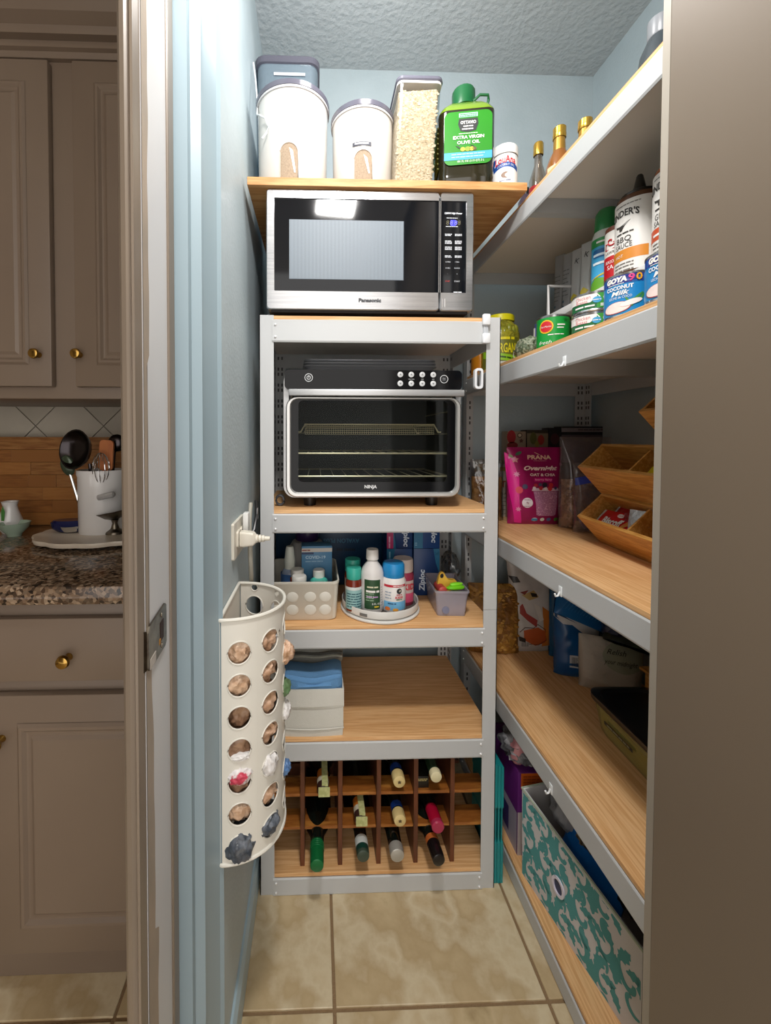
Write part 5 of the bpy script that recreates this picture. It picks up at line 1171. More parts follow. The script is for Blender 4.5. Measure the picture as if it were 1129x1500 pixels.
# coconut milk cans
def coco(label, px):
    o, f = can('coconut_milk_can', label, .583, px, .0400, .080, SB, '#1f86c6'); f = zscale(f, .73)
    blob(o, P('#1c2f86'), [(-.05, .083), (.021, .083), (.021, .106), (-.05, .106)], f, e=.0006); words(o, 'GOYA', .0115, -.021, .094, white, f, e=.0012, w=.035, shear=.15, bold=.0012); words(o, '9', .016, .003, .0945, P('#e0408a'), f, e=.0012, w=.0095, bold=.0006); words(o, '0', .016, .0140, .0945, P('#f0a822'), f, e=.0016, w=.0095, bold=.0006)
    sheet(o, white, -.035, -.008, .083, .0845, f, e=.001, n=6, name='underline'); words(o, 'COCONUT', .009, -.016, .074, white, f, e=.0012, w=.044, bold=.0005); words(o, 'Milk', .011, -.014, .061, white, f, e=.0012, shear=.3, bold=.0004); words(o, 'LECHE de COCO', .006, -.014, .050, white, f, e=.0012, w=.036)
    for a, dx, dz in ((.5, .004, .040), (.9, .012, .046), (1.2, .018, .043), (2.0, .0, .036)): blob(o, P('#3f8f45'), oval(dx, dz, .014, .0022, 12, a), f, e=.0008)
    blob(o, P('#f3dfd9'), oval(-.020, .026, .022, .013, 24, .1), f, e=.0012); blob(o, P('#a44a50'), oval(-.020, .0255, .0235, .0145, 24, .1), f, e=.001); blob(o, P('#f7ebe6'), oval(.003, .034, .017, .0065, 20, .35), f, e=.0016)
    sheet(o, P('#e6ded9'), .026, .046, .010, .104, f, e=.0006, name='nutrition_panel'); lines(o, P('#8a6f86'), .028, .044, [.014+.005*i for i in range(17)], .002, f, e=.001); return o
coco('coconut milk can with blue label standing before the BBQ sauce', 918); coco('second coconut milk can cut off by the taupe door', 984)
# riser shelf
rx0 = .628; rzt = 1.541; ya, yb = yx(789, rx0), yx(975, rx0)-.06
rs = thing('shelf_riser', 'white shelf riser carrying sauce bottles above the cans', 'riser', (rx0, ya, SB), -pi/2)
rw = ya-yb; hz_ = rzt-SB
riserm = P('#d4d3d1', .35)
box('top', riserm, rs, 0, rw, 0, .22, hz_-.012, hz_, .002); box('front_lip', riserm, rs, 0, rw, -.004, .0, hz_-.016, hz_+.002, .001)
for x in (.004, rw-.004): tub('leg', riserm, rs, [(x, .015, 0), (x, .015, hz_-.013)], .004); tub('leg', riserm, rs, [(x, .21, 0), (x, .21, hz_-.013)], .004)
g1 = tz_(795, 420, ya)-SB
tub('end_guard', riserm, rs, [(.005, .02, hz_), (.005, .02, g1), (.005, .13, g1), (.005, .13, hz_)], .0045)
RZ = rzt
for k, (px, pt, X, lb) in enumerate(((816.5, 374, .73, 'farthest grey pouch of the row on the riser'), (829, 371, .725, 'second grey pouch from the far end of the riser'), (842, 365, .72, 'third pouch with a yellow mark on the riser'), (856, 355, .71, 'pouch with a yellow mark beside the blue and green spray can'))):
    Y = yx(px, X); h = tz_(px, pt, Y)-RZ; o = thing('seasoning_pouch', lb, 'pouch', (X, Y, RZ+.0005), facing(X, Y)-.55, 'pouches on the riser')
    f = pillow(.030, h, .026, .0015, 30, k, .12); pouch('pouch', P(('#8f9191', '#989a9a', '#b2b3b2', '#b6b7b5')[k], .3), o, .030, h, f, 14, 40)
    # the side seen edge-on
    if k < 2:
        for zz in (.03, .045, .060): blob(o, P('#4d6a78'), rrect(-.010, -.004, zz, zz+.007, .001), lambda x, z, e: f(x, z, e), e=.0012, rings=1)
        lines(o, P('#6b6d6e'), -.011, .006, [.08+.012*i for i in range(7)], .003, f, e=.001, seed=k)
    else:
        blob(o, P('#b9a83a'), [(-.013, h*.30), (-.002, h*.36), (.011, h*.30), (-.002, h*.22)], f, e=.0014, rings=2); words(o, 'K', .014, .003, h*.82, P('#2b2c2e'), f, e=.0014, rot=-.3)
X = .69; px = 884; Y = yx(px, X); hC = min(tz_(px+3, 308, Y), 1.808)-RZ; h = tz_(px-8, 338, Y)-RZ
o = thing('oil_spray', 'green capped spray can with a blue and green landscape label', 'can', (X, Y, RZ), facing(X, Y)); R_ = .030
lth('can', P('#c9ccc8', .3), o, [(0, 0), (R_, 0), (R_, h*.9), (R_*.86, h*.98), (0, h*.98)], 32); lth('cap', P('#1f7a3f', .35), o, [(R_*.86, h*.965), (R_*.88, h), (R_*.8, hC-.01), (R_*.6, hC), (0, hC)], 28)
f = F_cyl(R_); sheet(o, P('#3fa0d0'), -.05, .05, h*.02, h*.86, f, n=24); sheet(o, P('#2a8a45'), -.05, .05, h*.74, h*.86, f, e=.0008, n=24, name='green_band'); blob(o, P('#5f9a2a'), [(-.05, h*.02), (.05, h*.02), (.05, h*.36), (.01, h*.26), (-.02, h*.3), (-.05, h*.2)], f, e=.001, rings=5); blob(o, P('#c9b83a'), [(-.045, h*.26), (-.01, h*.34), (.01, h*.38), (.01, h*.35), (-.02, h*.30)], f, e=.0016)
blob(o, P('#1d5f9a'), rrect(-.03, .01, h*.58, h*.70, .006), f, e=.0012); words(o, '~7', .008, -.012, h*.62, P('#cfe4f0'), f, e=.0018, w=.032); words(o, '~8', .008, -.014, h*.5, P('#e6f0f4'), f, e=.0018, w=.030); words(o, '~4', .006, -.012, h*.8, white, f, e=.0018)
X = .66; px = 906; Y = yx(px, X); h = tz_(893, 332, Y)-RZ; R_ = .031
o = thing('seasoned_salt', 'white and red seasoned salt container behind the BBQ sauce', 'shaker', (X+.004, Y+.006, RZ), facing(X, Y)); lth('body', P('#dcd8d2', .35), o, [(0, 0), (R_, 0), (R_, h*.92), (0, h*.92)], 32); lth('lid', P('#6b3a2a', .4), o, [(R_*.97, h*.91), (R_*.99, h*.92), (R_*.97, h), (0, h)], 28); f = F_cyl(R_)
sheet(o, P('#b3161f'), -.05, .05, h*.02, h*.5, f, n=24, name='red_band'); tub('swirl_mark', P('#b3161f'), o, [f(-.020+.0022*t*cos(t*1.0)*.9, h*.75+.0022*t*sin(t)*.9, .0006) for t in [i*.5 for i in range(13)]]+[f(-.032, h*.72, .0006), f(-.034, h*.62, .0006), f(-.010, h*.62, .0006)], .0016, 5)
words(o, "LAWRY'S", .006, -.018, h*.56, P('#3a2420'), f, e=.001, w=.03); words(o, 'SEASONED', .0065, -.016, h*.40, white, f, e=.001, w=.034); words(o, 'SALT', .009, -.014, h*.31, white, f, e=.001)
def bbq(label, px, col, band, t2):
    X = .668; Y = yx(px, X); hT = tz_(930, 256, yx(930, X))-RZ; h = tz_(px, 285, yx(930, X))-RZ-.01; R_ = .041
    o = thing('sauce_bottle', label, 'bottle', (X, Y, RZ), facing(X, Y)-.42)
    lth('bottle', P(col, .25), o, [(0, 0), (R_*.95, 0), (R_, .006), (R_, h*.93), (R_*.94, h), (R_*.72, h+.006), (0, h+.006)], 40)
    lth('cap', P('#15130f', .35), o, [(R_*.78, h+.003), (R_*.78, h+.009), (R_*.55, h+.014), (R_*.3, h+.017), (.006, hT-.003), (.004, hT), (0, hT)], 28)
    f = F_cyl(R_); sheet(o, P('#dedbd6', .4), -.085, .085, .012, h*.94, f, n=36)
    k = P('#2a2723', .6); fa = lambda x, z, e: f(x, z+h*.76-.0*x, e)
    words(o, "KINDER'S", .013, -.013, 0, k, fa, e=.001, w=.062, arch=.006, bold=.0006); lines(o, P('#6f6a64'), -.03, .02, (h*.88,), .002, f)
    blob(o, k, [(-.028, h*.66), (-.018, h*.645), (-.012, h*.65), (.004, h*.69), (-.006, h*.64), (-.010, h*.61), (-.013, h*.58), (-.018, h*.58), (-.019, h*.62), (-.026, h*.63)], f, e=.001, rings=1)
    words(o, '~9', .004, -.008, h*.545, k, f, w=.034); words(o, t2[0], .011, -.010, h*.465, k, f, w=.030); words(o, t2[1], .010, -.010, h*.39, k, f, w=.034)
    sheet(o, P(band), -.05, .034, h*.21, h*.345, f, e=.0006, n=24, name='colour_band'); words(o, t2[2], .006, -.018, h*.27, white, f, e=.001)
    lines(o, P('#6f6a64'), -.03, .01, (h*.16, h*.12, h*.075), .0028, f); words(o, '~10', .003, -.01, h*.045, P('#8d5a4a'), f); lines(o, P('#55504a'), .042, .060, [h*(.2+.04*i) for i in range(17)], .002, f); return o
bbq('large white labelled BBQ sauce bottle with an orange band and pointed cap', 930, '#5b3a26', '#cf8226', ('BBQ', 'SAUCE', 'HOT'))
bbq('second sauce bottle with an orange red band beside the taupe door', 990, '#8a4a26', '#c4502c', ('GRILL', 'SAUCE', '~5'))

# ------------------------------------------------------------------ third shelf of the right rack
zC = SCH
p = at(780, 767, z=zC); wd = (at(820, 700, Y=p.y).x-at(741, 700, Y=p.y).x)*.98; h = tz_(780, 655, p.y)-zC
pc_ = thing('oat_pouch', 'bright magenta stand-up pouch of overnight oats on the middle right shelf', 'pouch', (p.x, p.y, zC), -.06)
f = pillow(wd*.94, h, .075, .0022, 16, 2, .3, flare=.07); mag = mat('magenta pouch', '#a3155f', .28, col2=['#8c1150', '#b81a6c'], scale=5); pouch('pouch', mag, pc_, wd*.94, h, f)
def W_(px): return at(px, 700, Y=p.y).x-p.x
def Z_(py): return tz_(780, py, p.y)-zC
pinkw = P('#e8c9c4', .5); hot = P('#d41a86', .35)
blob(pc_, hot, [(W_(741), Z_(662)), (W_(750), Z_(668)), (W_(758), Z_(700)), (W_(757), Z_(735)), (W_(762), Z_(765)), (W_(752), Z_(764)), (W_(746), Z_(720))][::-1], f, e=.0008, rings=6)
words(pc_, 'PRANA', .013, W_(786), Z_(669.5), P('#e3bfa5'), f, e=.0016, w=W_(801.5)-W_(770), bold=.0006); tub('accent', P('#e3bfa5'), pc_, [f(W_(780), Z_(662.5), .0012), f(W_(786.5), Z_(666), .0012)], .0009, 5); words(pc_, 'ORGANIC', .0035, W_(786.5), Z_(674.5), P('#d79a9a'), f, e=.0016, w=W_(795)-W_(778))
words(pc_, 'Overnight', .0135, W_(787), Z_(686), P('#f0d5d0'), f, e=.0016, w=W_(810)-W_(765), shear=.35, bold=.0008); words(pc_, 'OAT & CHIA', .0085, W_(789), Z_(694.5), P('#f0dcd8'), f, e=.0016, w=W_(806)-W_(772), bold=.0004)
blob(pc_, P('#c4187a'), rrect(W_(777), W_(802), Z_(704.5), Z_(699), .003), f, e=.001); words(pc_, 'berry fairy', .006, W_(790), Z_(701.8), P('#ffc4de'), f, e=.0018, w=W_(801)-W_(779))
cupc = mat('chia print', '#c792b4', .5, col2=['#a56a92', '#d9aac8'], scale=160)
blob(pc_, cupc, [(W_(776), Z_(718)), (W_(781), Z_(752)), (W_(784), Z_(753.5)), (W_(805), Z_(753.5)), (W_(808), Z_(752)), (W_(810), Z_(718))], f, e=.0012, rings=5)
blob(pc_, P('#dcc3d3'), [(W_(773.5), Z_(717.5)), (W_(775), Z_(713.5)), (W_(810), Z_(713.5)), (W_(811.5), Z_(717.5))][::-1], f, e=.0018, rings=3)
for px, py, r, c in ((779, 709.5, .0055, '#c43a44'), (785, 708.5, .005, '#4a4e6a'), (791, 709, .008, '#2a2433'), (799.5, 709, .007, '#cc3038'), (785.5, 713.8, .006, '#c43038'), (798, 714, .0075, '#d0353c'), (806, 713.5, .005, '#3a3e5a'), (777, 713.5, .005, '#e8dfe2'), (792, 714, .005, '#e8dfe2')): blob(pc_, P(c), oval(W_(px), Z_(py), r, r), f, e=.0024, rings=2)
blob(pc_, P('#cf4456'), oval(W_(757.5), Z_(716.5), .0105, .0115), f, e=.0012); blob(pc_, P('#4d4a66'), oval(W_(765), Z_(711.5), .0085, .008), f, e=.0016)
blob(pc_, P('#e4dce2'), oval(W_(767.5), Z_(734.5), .0165, .0165, 28), f, e=.0012); words(pc_, '4g', .006, W_(767.5), Z_(734.5), P('#8a3a5f'), f, e=.002); lines(pc_, P('#8d6a80'), W_(763), W_(772), (Z_(730.5), Z_(740)), .0018, f, e=.002)
for px, py, r in ((755, 694, .010), (756, 744, .009), (816, 680, .008), (815.5, 740, .008), (752, 672, .008), (747, 670, .006)): blob(pc_, P('#d98bb0'), star(W_(px), Z_(py), r, 7, .5), f, e=.0012, rings=2)
blob(pc_, P('#c98a8a'), star(W_(754), Z_(673), .012, 5, .5), f, e=.001); blob(pc_, P('#3f6b4d'), oval(W_(759), Z_(664), .011, .005, 12, .5), f, e=.0014); blob(pc_, P('#7f8a5a'), oval(W_(749), Z_(668), .008, .004, 12, -.6), f, e=.0014)
for px, c in ((779, '#cfd8de'), (790, '#d8e0d8'), (799, '#5a6a9a'), (809.5, '#5aa03a')): blob(pc_, P(c), oval(W_(px), Z_(759), .0095 if px < 780 else .007, .006), f, e=.0014)
blob(pc_, P('#3f8ab0'), rrect(W_(775), W_(783), Z_(761), Z_(757.5), .001), f, e=.002, rings=1); blob(pc_, P('#6f7f9a'), rrect(W_(815.5), W_(820), Z_(727), Z_(708), .002), f, e=.001)
# cookbook-like white box, bread bag, boxes at the back
o = thing('white_tea_box', 'white box with red initial and rows of print behind the magenta pouch', 'box', (.638, 1.452, zC), 0); xh = .055; hh = tz_(742, 680, 1.452)-zC
box('carton', P('#b9aea2', .5), o, -xh, xh, 0, .03, 0, hh, .001); f = F_flat(0); xx = at(741, 700, Y=1.452).x-.638; z0_ = lambda py: tz_(742, py, 1.452)-zC
words(o, 'TH', .022, xx, z0_(709), P('#9a4a30'), f, bold=.001); sheet(o, P('#a88a4a'), -xh, xh, z0_(690), z0_(684), f, n=2, name='gold_band'); words(o, 'CLASSIC', .007, xx, z0_(723), P('#55483f'), f); words(o, 'A SALAD', .007, xx, z0_(729), P('#55483f'), f); lines(o, P('#7d6f64'), xx-.035, xx+.025, [z0_(735+6*i) for i in range(3)], .003, f); lines(o, P('#8d7f74'), xx-.035, xx+.025, [z0_(753)], .003, f)
o = thing('cracker_bag', 'golden brown bag of crackers in clear wrap at the back left corner', 'bag', (.590, 1.40, zC), -.25); f = pillow(.10, .175, .05, .005, 22, 8, .25); pouch('contents', mat('toast', '#a8733a', .6, col2=['#8a5a2a', '#bd8a4d'], scale=40, bump=.4, bscale=60), o, .10, .15, f, 16, 20)
f = pillow(.108, .21, .06, .006, 20, 9, .25); pouch('clear_wrap', film('wrap film'), o, .108, .21, f, 16, 20)
def backbox(label, pxa, pxb, pt, col, Y=1.47, d=.05):
    xa, xb = at(pxa, 650, Y=Y).x, at(pxb, 650, Y=Y).x; h = tz_((pxa+pxb)/2, pt, Y)-zC; o = thing('snack_box', label, 'box', ((xa+xb)/2, Y-d/2, zC)); w2 = (xb-xa)/2-.001; box('carton', P(col, .5), o, -w2, w2, 0, d-.002, 0, h, .001); return o, w2, h
o, w2, h = backbox('cream carton with a red flower print behind the magenta pouch', 738, 765.5, 632, '#9a8570'); f = F_flat(0); blob(o, P('#a0282e'), oval(-.020, h-.02, .016, .024), f); blob(o, P('#4a3a2c'), oval(.010, h-.014, .009, .009), f); blob(o, P('#c9b59a'), oval(.010, h-.014, .006, .006), f, e=.0014); blob(o, P('#5a3026'), star(.016, h-.034, .009, 5, .5), f); blob(o, P('#7d2a2a'), oval(-.016, h-.05, .02, .012), f)
o, w2, h = backbox('dark carton printed with red and tan fruit behind the magenta pouch', 766, 797, 630, '#3a2f24'); sheet(o, P('#84745a'), -w2, w2, h-.07, h-.012, f, n=2); blob(o, P('#a5332a'), oval(.012, h-.036, .012, .018), f, e=.0014); blob(o, P('#5c5a2a'), oval(-.016, h-.030, .012, .022), f, e=.0014); blob(o, P('#8a7a3a'), oval(-.002, h-.05, .009, .012), f, e=.0014)
o, w2, h = backbox('tall dark carton in the middle of the back boxes', 797.5, 815, 627, '#1d1518'); blob(o, P('#4a2028'), oval(0, h-.04, .016, .02), f)
o, w2, h = backbox('wide black carton with a pale printed strip along its top edge', 815.5, 906, 625, '#141318'); sheet(o, P('#8d8488'), -w2, w2-.004, h-.020, h-.005, f, n=2, name='pale_strip'); words(o, '~18', .006, .0, h-.012, P('#55444c'), f, w=.11); sheet(o, P('#5a4f55'), -w2, w2*.6, h-.13, h-.03, f, n=2, name='front_print')
# zipper bags of cereal
Y = 1.27; xc = at(856, 700, Y=Y).x; o = thing('cereal_bag', 'clear zipper bag of brown cereal flakes beside the magenta pouch', 'bag', (xc, Y, zC), -.1); w = .155
flk = mat('cereal', '#a87f5e', .7, col2=['#86614a', '#c59f7a', '#72503a', '#b08a66'], scale=55, kind='voronoi', lo=.05, hi=.95, bump=.6, bscale=50)
hf = tz_(840, 702, Y)-zC; f = pillow(w*.9, hf, .085, .006, 28, 4, .2); pouch('cereal', flk, o, w*.9, hf, f, 22, 20)
b = BM(); rr = random.Random(9)
for i in range(220):
    x, z = rr.uniform(-w*.42, w*.42), rr.uniform(.004, hf*.93); c = Vector(f(x, z, .001)); a = Vector((rr.uniform(-1, 1), rr.uniform(-.4, .4), rr.uniform(-1, 1))).normalized(); q = a.cross(Vector((0, 1, 0))).normalized(); s = rr.uniform(.005, .009)
    b.faces.new([b.verts.new(c+a*s*cos(t)+q*s*.7*sin(t)+Vector((0, rr.uniform(-.002, .001), 0))) for t in [k*pi/3 for k in range(6)]])
q = obj('flakes', b, mat('flake', '#b58d68', .7, col2=['#94704f', '#cda57e'], scale=40), o); q['kind'] = 'stuff'
ht = tz_(840, 640, Y)-zC; f2 = pillow(w, ht, .10, .007, 14, 5, .2); pouch('clear_bag', film('milky film', '#f0ecee', .16, .12, .10, '#c9bfc4'), o, w, ht, f2, 24, 26)
o2 = thing('folded_zipper_bag', 'clear zipper bag with a blue seal folded over beside the bamboo bins', 'bag', (at(872, 690, Y=1.18).x, 1.20, zC), -.25)
f = pillow(.095, .21, .05, .008, 15, 6, .2); pouch('clear_bag', film('milky film'), o2, .095, .21, f); fz = lambda x, z, e: f(x, z+.165+.25*x, e+.001)
sheet(o2, P('#2a3ea8', .3), -.044, .035, -.012, .010, fz, n=14, name='blue_zip'); 
b = BM(); crumple(b, (.005, 0, .04), .03, .25, 2, 3, (1.1, .5, 1.1), 3); obj('contents', b, mat('snack mix', '#7a5a60', .6, col2=['#54406a', '#a08a80'], scale=30), o2)
# bamboo bins
bam = mat('bamboo', '#c58c40', .4, col2=['#b57c34', '#d39d52', '#c08a44'], scale=9, stretch=(1.5, 14, 14), lo=.3, hi=.7)
yw = radians(5)
def bamboo(label, lip, L, zl):
    """bin tipped forward: lip, foot, back and top corners of a square set on edge; length runs along x"""
    o = thing('bamboo_bin', label, 'bin', (lip[0], lip[1], zl), -pi/2+yw*-1, 'tilted bamboo bins')
    t = .008; A, B, C_, D_ = (0, .071), (.063, 0), (.130, .066), (.064, .134)   # (y, z) of lip, foot, back, top
    def slab(name, P0, P1, inn, x0=0, x1=L):
        n = Vector((inn[0], inn[1])).normalized()*t; b = BM(); prism(b, [P0, P1, (P1[0]+n.x, P1[1]+n.y), (P0[0]+n.x, P0[1]+n.y)], x1-x0, 'x', x0); return obj(name, b, bam, o, smooth=0)
    slab('front_panel', A, B, (1, 1), 0, L); slab('base_panel', B, C_, (-1, 1.0)); slab('back_panel', C_, D_, (-1, -1))
    for x0 in (0, L-t):
        b = BM(); prism(b, [(A[0]+.004, A[1]+.003), (B[0], B[1]+.006), (C_[0]-.006, C_[1]), (D_[0]-.001, D_[1]-.002)], t, 'x', x0+.0003); obj('end_panel', b, bam, o, smooth=0)
    b = BM(); prism(b, [(A[0]+.008, A[1]-.002), (B[0], B[1]+.012), (C_[0]-.012, C_[1]), (D_[0]-.004, D_[1]-.012)], .006, 'x', L*.46); obj('divider', b, bam, o, smooth=0)
    return o
b1 = bamboo('lower bamboo bin holding red biscuit packets', (.713, 1.095), .40, zC)
b2 = bamboo('middle bamboo bin stacked on the lower bin', (.713, 1.097), .40, zC+.1345)
b3 = bamboo('topmost bamboo bin, just its corner showing by the taupe door', (.700, .872), .26, zC+.270)
def inbin(bn, x, y, z): 
    m = Matrix.Translation(bn.location) @ Matrix.Rotation(bn.rotation_euler.z, 4, 'Z'); return m @ Vector((x, y, z))
def packet(name, label, bn, pos, rot, w, h, m, txt=None, end=None):
    o = thing(name, label, 'packet', inbin(bn, *pos)); o.rotation_euler = (rot[0], rot[1], bn.rotation_euler.z+rot[2])
    f = pillow(w, h, .014, .0018, 40, len(label) % 7, .35); pouch('wrapper', m, o, w, h, f, 18, 14)
    if end:
        for s in (-1, 1): sheet(o, end, s*w*.5-.009*(s > 0), s*w*.5+.009*(s < 0), .002, h-.002, f, e=.0012, n=3, name='crimped_end')
    if txt: txt(o, f)
    return o
redp = mat('red wrapper', '#c4161e', .25); silv = mat('silver foil', '#c9cdd1', .25, .3, bump=.4, bscale=120)
def bis(o, f): words(o, 'Biscoff', .021, -.004, .020, white, f, e=.0022, w=.062, bold=.0012); blob(o, white, oval(.004, .043, .010, .006), f, e=.0016); words(o, 'Lotus', .005, .004, .043, P('#c4161e'), f, e=.0026, w=.014); blob(o, P('#c9813a'), [(.03, .004), (.055, .03), (.05, .046), (.04, .034), (.022, .004)], f, e=.0016)
packet('biscuit_packet', 'red biscuit packet with white lettering at the front of the lower bin', b1, (.085, .036, .052), (radians(-42), 0, .12), .125, .055, redp, bis, silv)
packet('biscuit_packet', 'darker red biscuit packet behind the lettered one', b1, (.11, .056, .068), (radians(-38), 0, .02), .13, .05, mat('dark red wrapper', '#8f1018', .3), lambda o, f: words(o, 'Biscoff', .012, .0, .025, P('#b8656a'), f, e=.002, w=.04), silv)
packet('foil_packet', 'silver foil packet crumpled at the near end of the lower bin', b1, (.145, .034, .050), (radians(-50), 0, -.35), .07, .05, silv)
packet('foil_packet', 'small silver packet standing behind the red biscuit packets', b1, (.165, .052, .06), (radians(-10), 0, .5), .05, .055, silv)
packet('biscuit_packet', 'deep red packet tucked under the middle bin', b1, (.125, .078, .072), (radians(-15), 0, 0), .12, .045, mat('deep red wrapper', '#6f0c18', .35))
o = packet('tea_packet', 'teal tub lid lying in the middle bamboo bin', b2, (.135, .055, .040), (radians(-40), 0, 0), .04, .03, P('#1f7f96', .3))
packet('candy_packet', 'yellow candy packet in the near half of the middle bin', b2, (.225, .035, .055), (radians(-40), 0, .1), .05, .04, P('#d9c01f', .3)); packet('candy_packet', 'purple candy packet beside the yellow one', b2, (.265, .035, .055), (radians(-38), 0, -.1), .045, .042, P('#6a3a9a', .3))

# ------------------------------------------------------------------ fourth shelf of the right rack
zD = SD
o = thing('pasta_bag', 'clear bag of golden pasta at the far end of the lower right shelf', 'bag', (.622, 1.40, zD), -.12, rot=(radians(-4), 0, -.12)); f = pillow(.17, .235, .09, .006, 22, 12, .2)
gp = mat('golden pasta', '#8f5f22', .5, col2=['#6a4212', '#b98838', '#7d5220', '#a87630'], scale=42, kind='voronoi', lo=.05, hi=.95, bump=.7, bscale=45); pouch('pasta', gp, o, .17, .235, f)
b = BM(); rr = random.Random(19)
for i in range(160):
    x, z = rr.uniform(-.078, .078), rr.uniform(.006, .215); c = Vector(f(x, z, .001)); crumple(b, c, .006, .2, 2, 1, (1.2, .5, .8), i)
q = obj('pasta_pieces', b, mat('pasta piece', '#a8752e', .5, col2=['#8a5a1c', '#c29444'], scale=30), o); q['kind'] = 'stuff'
p = at(786, 950, z=zD); h = .35
o = thing('chip_bag', 'white and orange snack bag standing at the back of the lower right shelf', 'bag', (.772, 1.405, zD), rot=(radians(-2), radians(-4), -.05)); f = pillow(.155, h, .08, .004, 18, 14, .22); pouch('bag', mat('white foil bag', '#cbc5c0', .35, col2='#a8a29e', scale=8), o, .155, h, f)
g = lambda px, py: (at(px, 900, Y=1.38).x-.772, tz_(780, py, 1.38)-zD)
def shp(c, pts, e=.001, rings=4): return blob(o, P(c, .4), [g(*q) for q in pts], f, e=e, rings=rings)
shp('#c4722a', [(800, 890), (812, 900), (814, 945), (795, 948), (798, 915)]); shp('#b89a62', [(772, 872), (790, 866), (796, 876), (782, 880)]); shp('#2a211d', [(784, 869), (793, 871), (794, 876), (786, 875)], .0018); shp('#7d2a22', [(770, 868), (782, 865), (776, 872)], .002)
shp('#9a3a34', [(768, 888), (772, 884), (776, 898), (790, 908), (788, 918), (776, 908), (767, 898)], .0016); shp('#b5562a', [(770, 922), (790, 918), (800, 925), (800, 942), (786, 946), (770, 936)], .0018); shp('#d8cfc6', [(788, 885), (796, 890), (799, 908), (793, 910)], .002); shp('#2a2120', [(763, 930), (772, 934), (772, 940), (764, 938)], .0022); shp('#2b2624', [(757, 845), (768, 846), (772, 854), (762, 855)], .0016)
tub('outline', P('#4a211a'), o, [f(*g(px, py), .0018) for px, py in ((765, 925), (772, 918), (784, 919), (790, 914), (800, 922), (801, 938), (790, 945), (776, 942))], .0012, 5)
fl = F_flat(0); bc0, bc1 = g(766, 948), g(778, 938); sheet(o, P('#c9c4c0'), bc0[0], bc1[0], bc0[1], bc1[1], f, e=.0016, n=4, name='barcode_panel'); b = BM()
for i in range(7): x = bc0[0]+.002+i*(bc1[0]-bc0[0]-.004)/7; b.faces.new([b.verts.new(f(*q, .0024)) for q in ((x, bc0[1]+.003), (x+.0016, bc0[1]+.003), (x+.0016, bc1[1]-.003), (x, bc1[1]-.003))])
obj('barcode', b, ink, o)
bl1 = mat('deep blue bag', '#115490', .3, col2=['#0d4a82', '#1763a4'], scale=6); bl2 = mat('bright blue bag', '#1a66a8', .3, col2='#155a98', scale=5)
p = at(838, 985, z=zD); o = thing('blue_snack_bag', 'blue bag with a white wavy band and barcode on the lower right shelf', 'bag', (p.x+.004, 1.25, zD), -.3); h = .245; f = pillow(.13, h, .08, .006, 16, 16, .22); pouch('bag', bl1, o, .13, h, f)
blob(o, P('#c3c4c8', .4), [(-.066, h*.75), (-.062, h*.94), (-.03, h*.98), (.0, h*.86), (.04, h*.72), (.066, h*.66), (.066, h*.54), (.03, h*.54), (.0, h*.62), (-.02, h*.68), (-.045, h*.68)], f, e=.001, rings=6)
sheet(o, P('#b9bcc0'), -.028, .016, .038, .075, f, e=.001, n=5, name='barcode_panel'); b = BM()
for i in range(10): x = -.022+i*.0034; b.faces.new([b.verts.new(f(*q, .0018)) for q in ((x, .044), (x+.0016, .044), (x+.0016, .070), (x, .070))])
obj('barcode', b, ink, o)
o = thing('tall_blue_bag', 'plain deep blue bag rising behind the barcoded blue bag', 'bag', (at(838, 880, Y=1.36).x, 1.36, zD), -.1); h = tz_(838, 846, 1.36)-zD; f = pillow(.15, h, .07, .007, 14, 18, .2); pouch('bag', mat('teal blue bag', '#125a8a', .3), o, .15, h, f)
p0 = at(868, 918, Y=1.20)
o = thing('striped_blue_bag', 'bright blue pinstriped bag lying across the tops of the lower bags', 'bag', (p0.x-.01, 1.22, zD+.17)); o.rotation_euler = (radians(-30), radians(22), -.15); f = pillow(.20, .14, .07, .004, 14, 20, .4); pouch('bag', bl2, o, .20, .14, f)
b = BM()
for i in range(20):
    x = -.085+i*.009; tube(b, [f(x+.01*k, .02+.022*k, .0006) for k in range(5)], .0006, 4)
q = obj('pinstripes', b, P('#4a8fc8', .4), o); q['kind'] = 'stuff'
words(o, 'A', .03, .02, .07, P('#a9b4c2'), f, e=.0014, rot=.2); words(o, 'ft', .028, .055, .06, P('#a9b4c2'), f, e=.0014)
p = at(884, 1002, z=zD); o = thing('white_snack_bag', 'white bag with handwritten style lettering on the lower right shelf', 'bag', (.868, 1.17, zD), -.42); h = tz_(880, 934, 1.17)-zD; f = pillow(.16, h, .08, .006, 16, 22, .25); pouch('bag', mat('white matte bag', '#b3aea6', .5, bump=.3, bscale=60), o, .16, h, f)
b = blob(o, P('#9aa08f', .5), oval(.028, h*.70, .050, .042, 24), f, e=.001, rings=6); words(o, 'Relish', .015, .012, h*.79, ink, f, e=.0022, w=.048, shear=.4); words(o, 'your midnight', .013, .022, h*.60, ink, f, e=.0022, w=.082, shear=.4)
p = at(930, 948, Y=1.06); o = thing('green_wrapped_pack', 'dark green patterned pack lying on top of the white bag', 'pack', (p.x+.03, 1.10, zD+.16)); o.rotation_euler = (radians(-60), radians(10), -.5); f = pillow(.15, .11, .05, .005, 20, 24, .4); pouch('wrapper', mat('dark green pack', '#1f2a1c', .35, col2=['#141a16', '#3c4a2a'], scale=18), o, .15, .11, f)
for i, (x, z) in enumerate(((-.03, .05), (.0, .07), (.03, .045), (.01, .03))): blob(o, P('#5a6a44'), star(x, z, .012, 6, .45), f, e=.0012, rings=2)
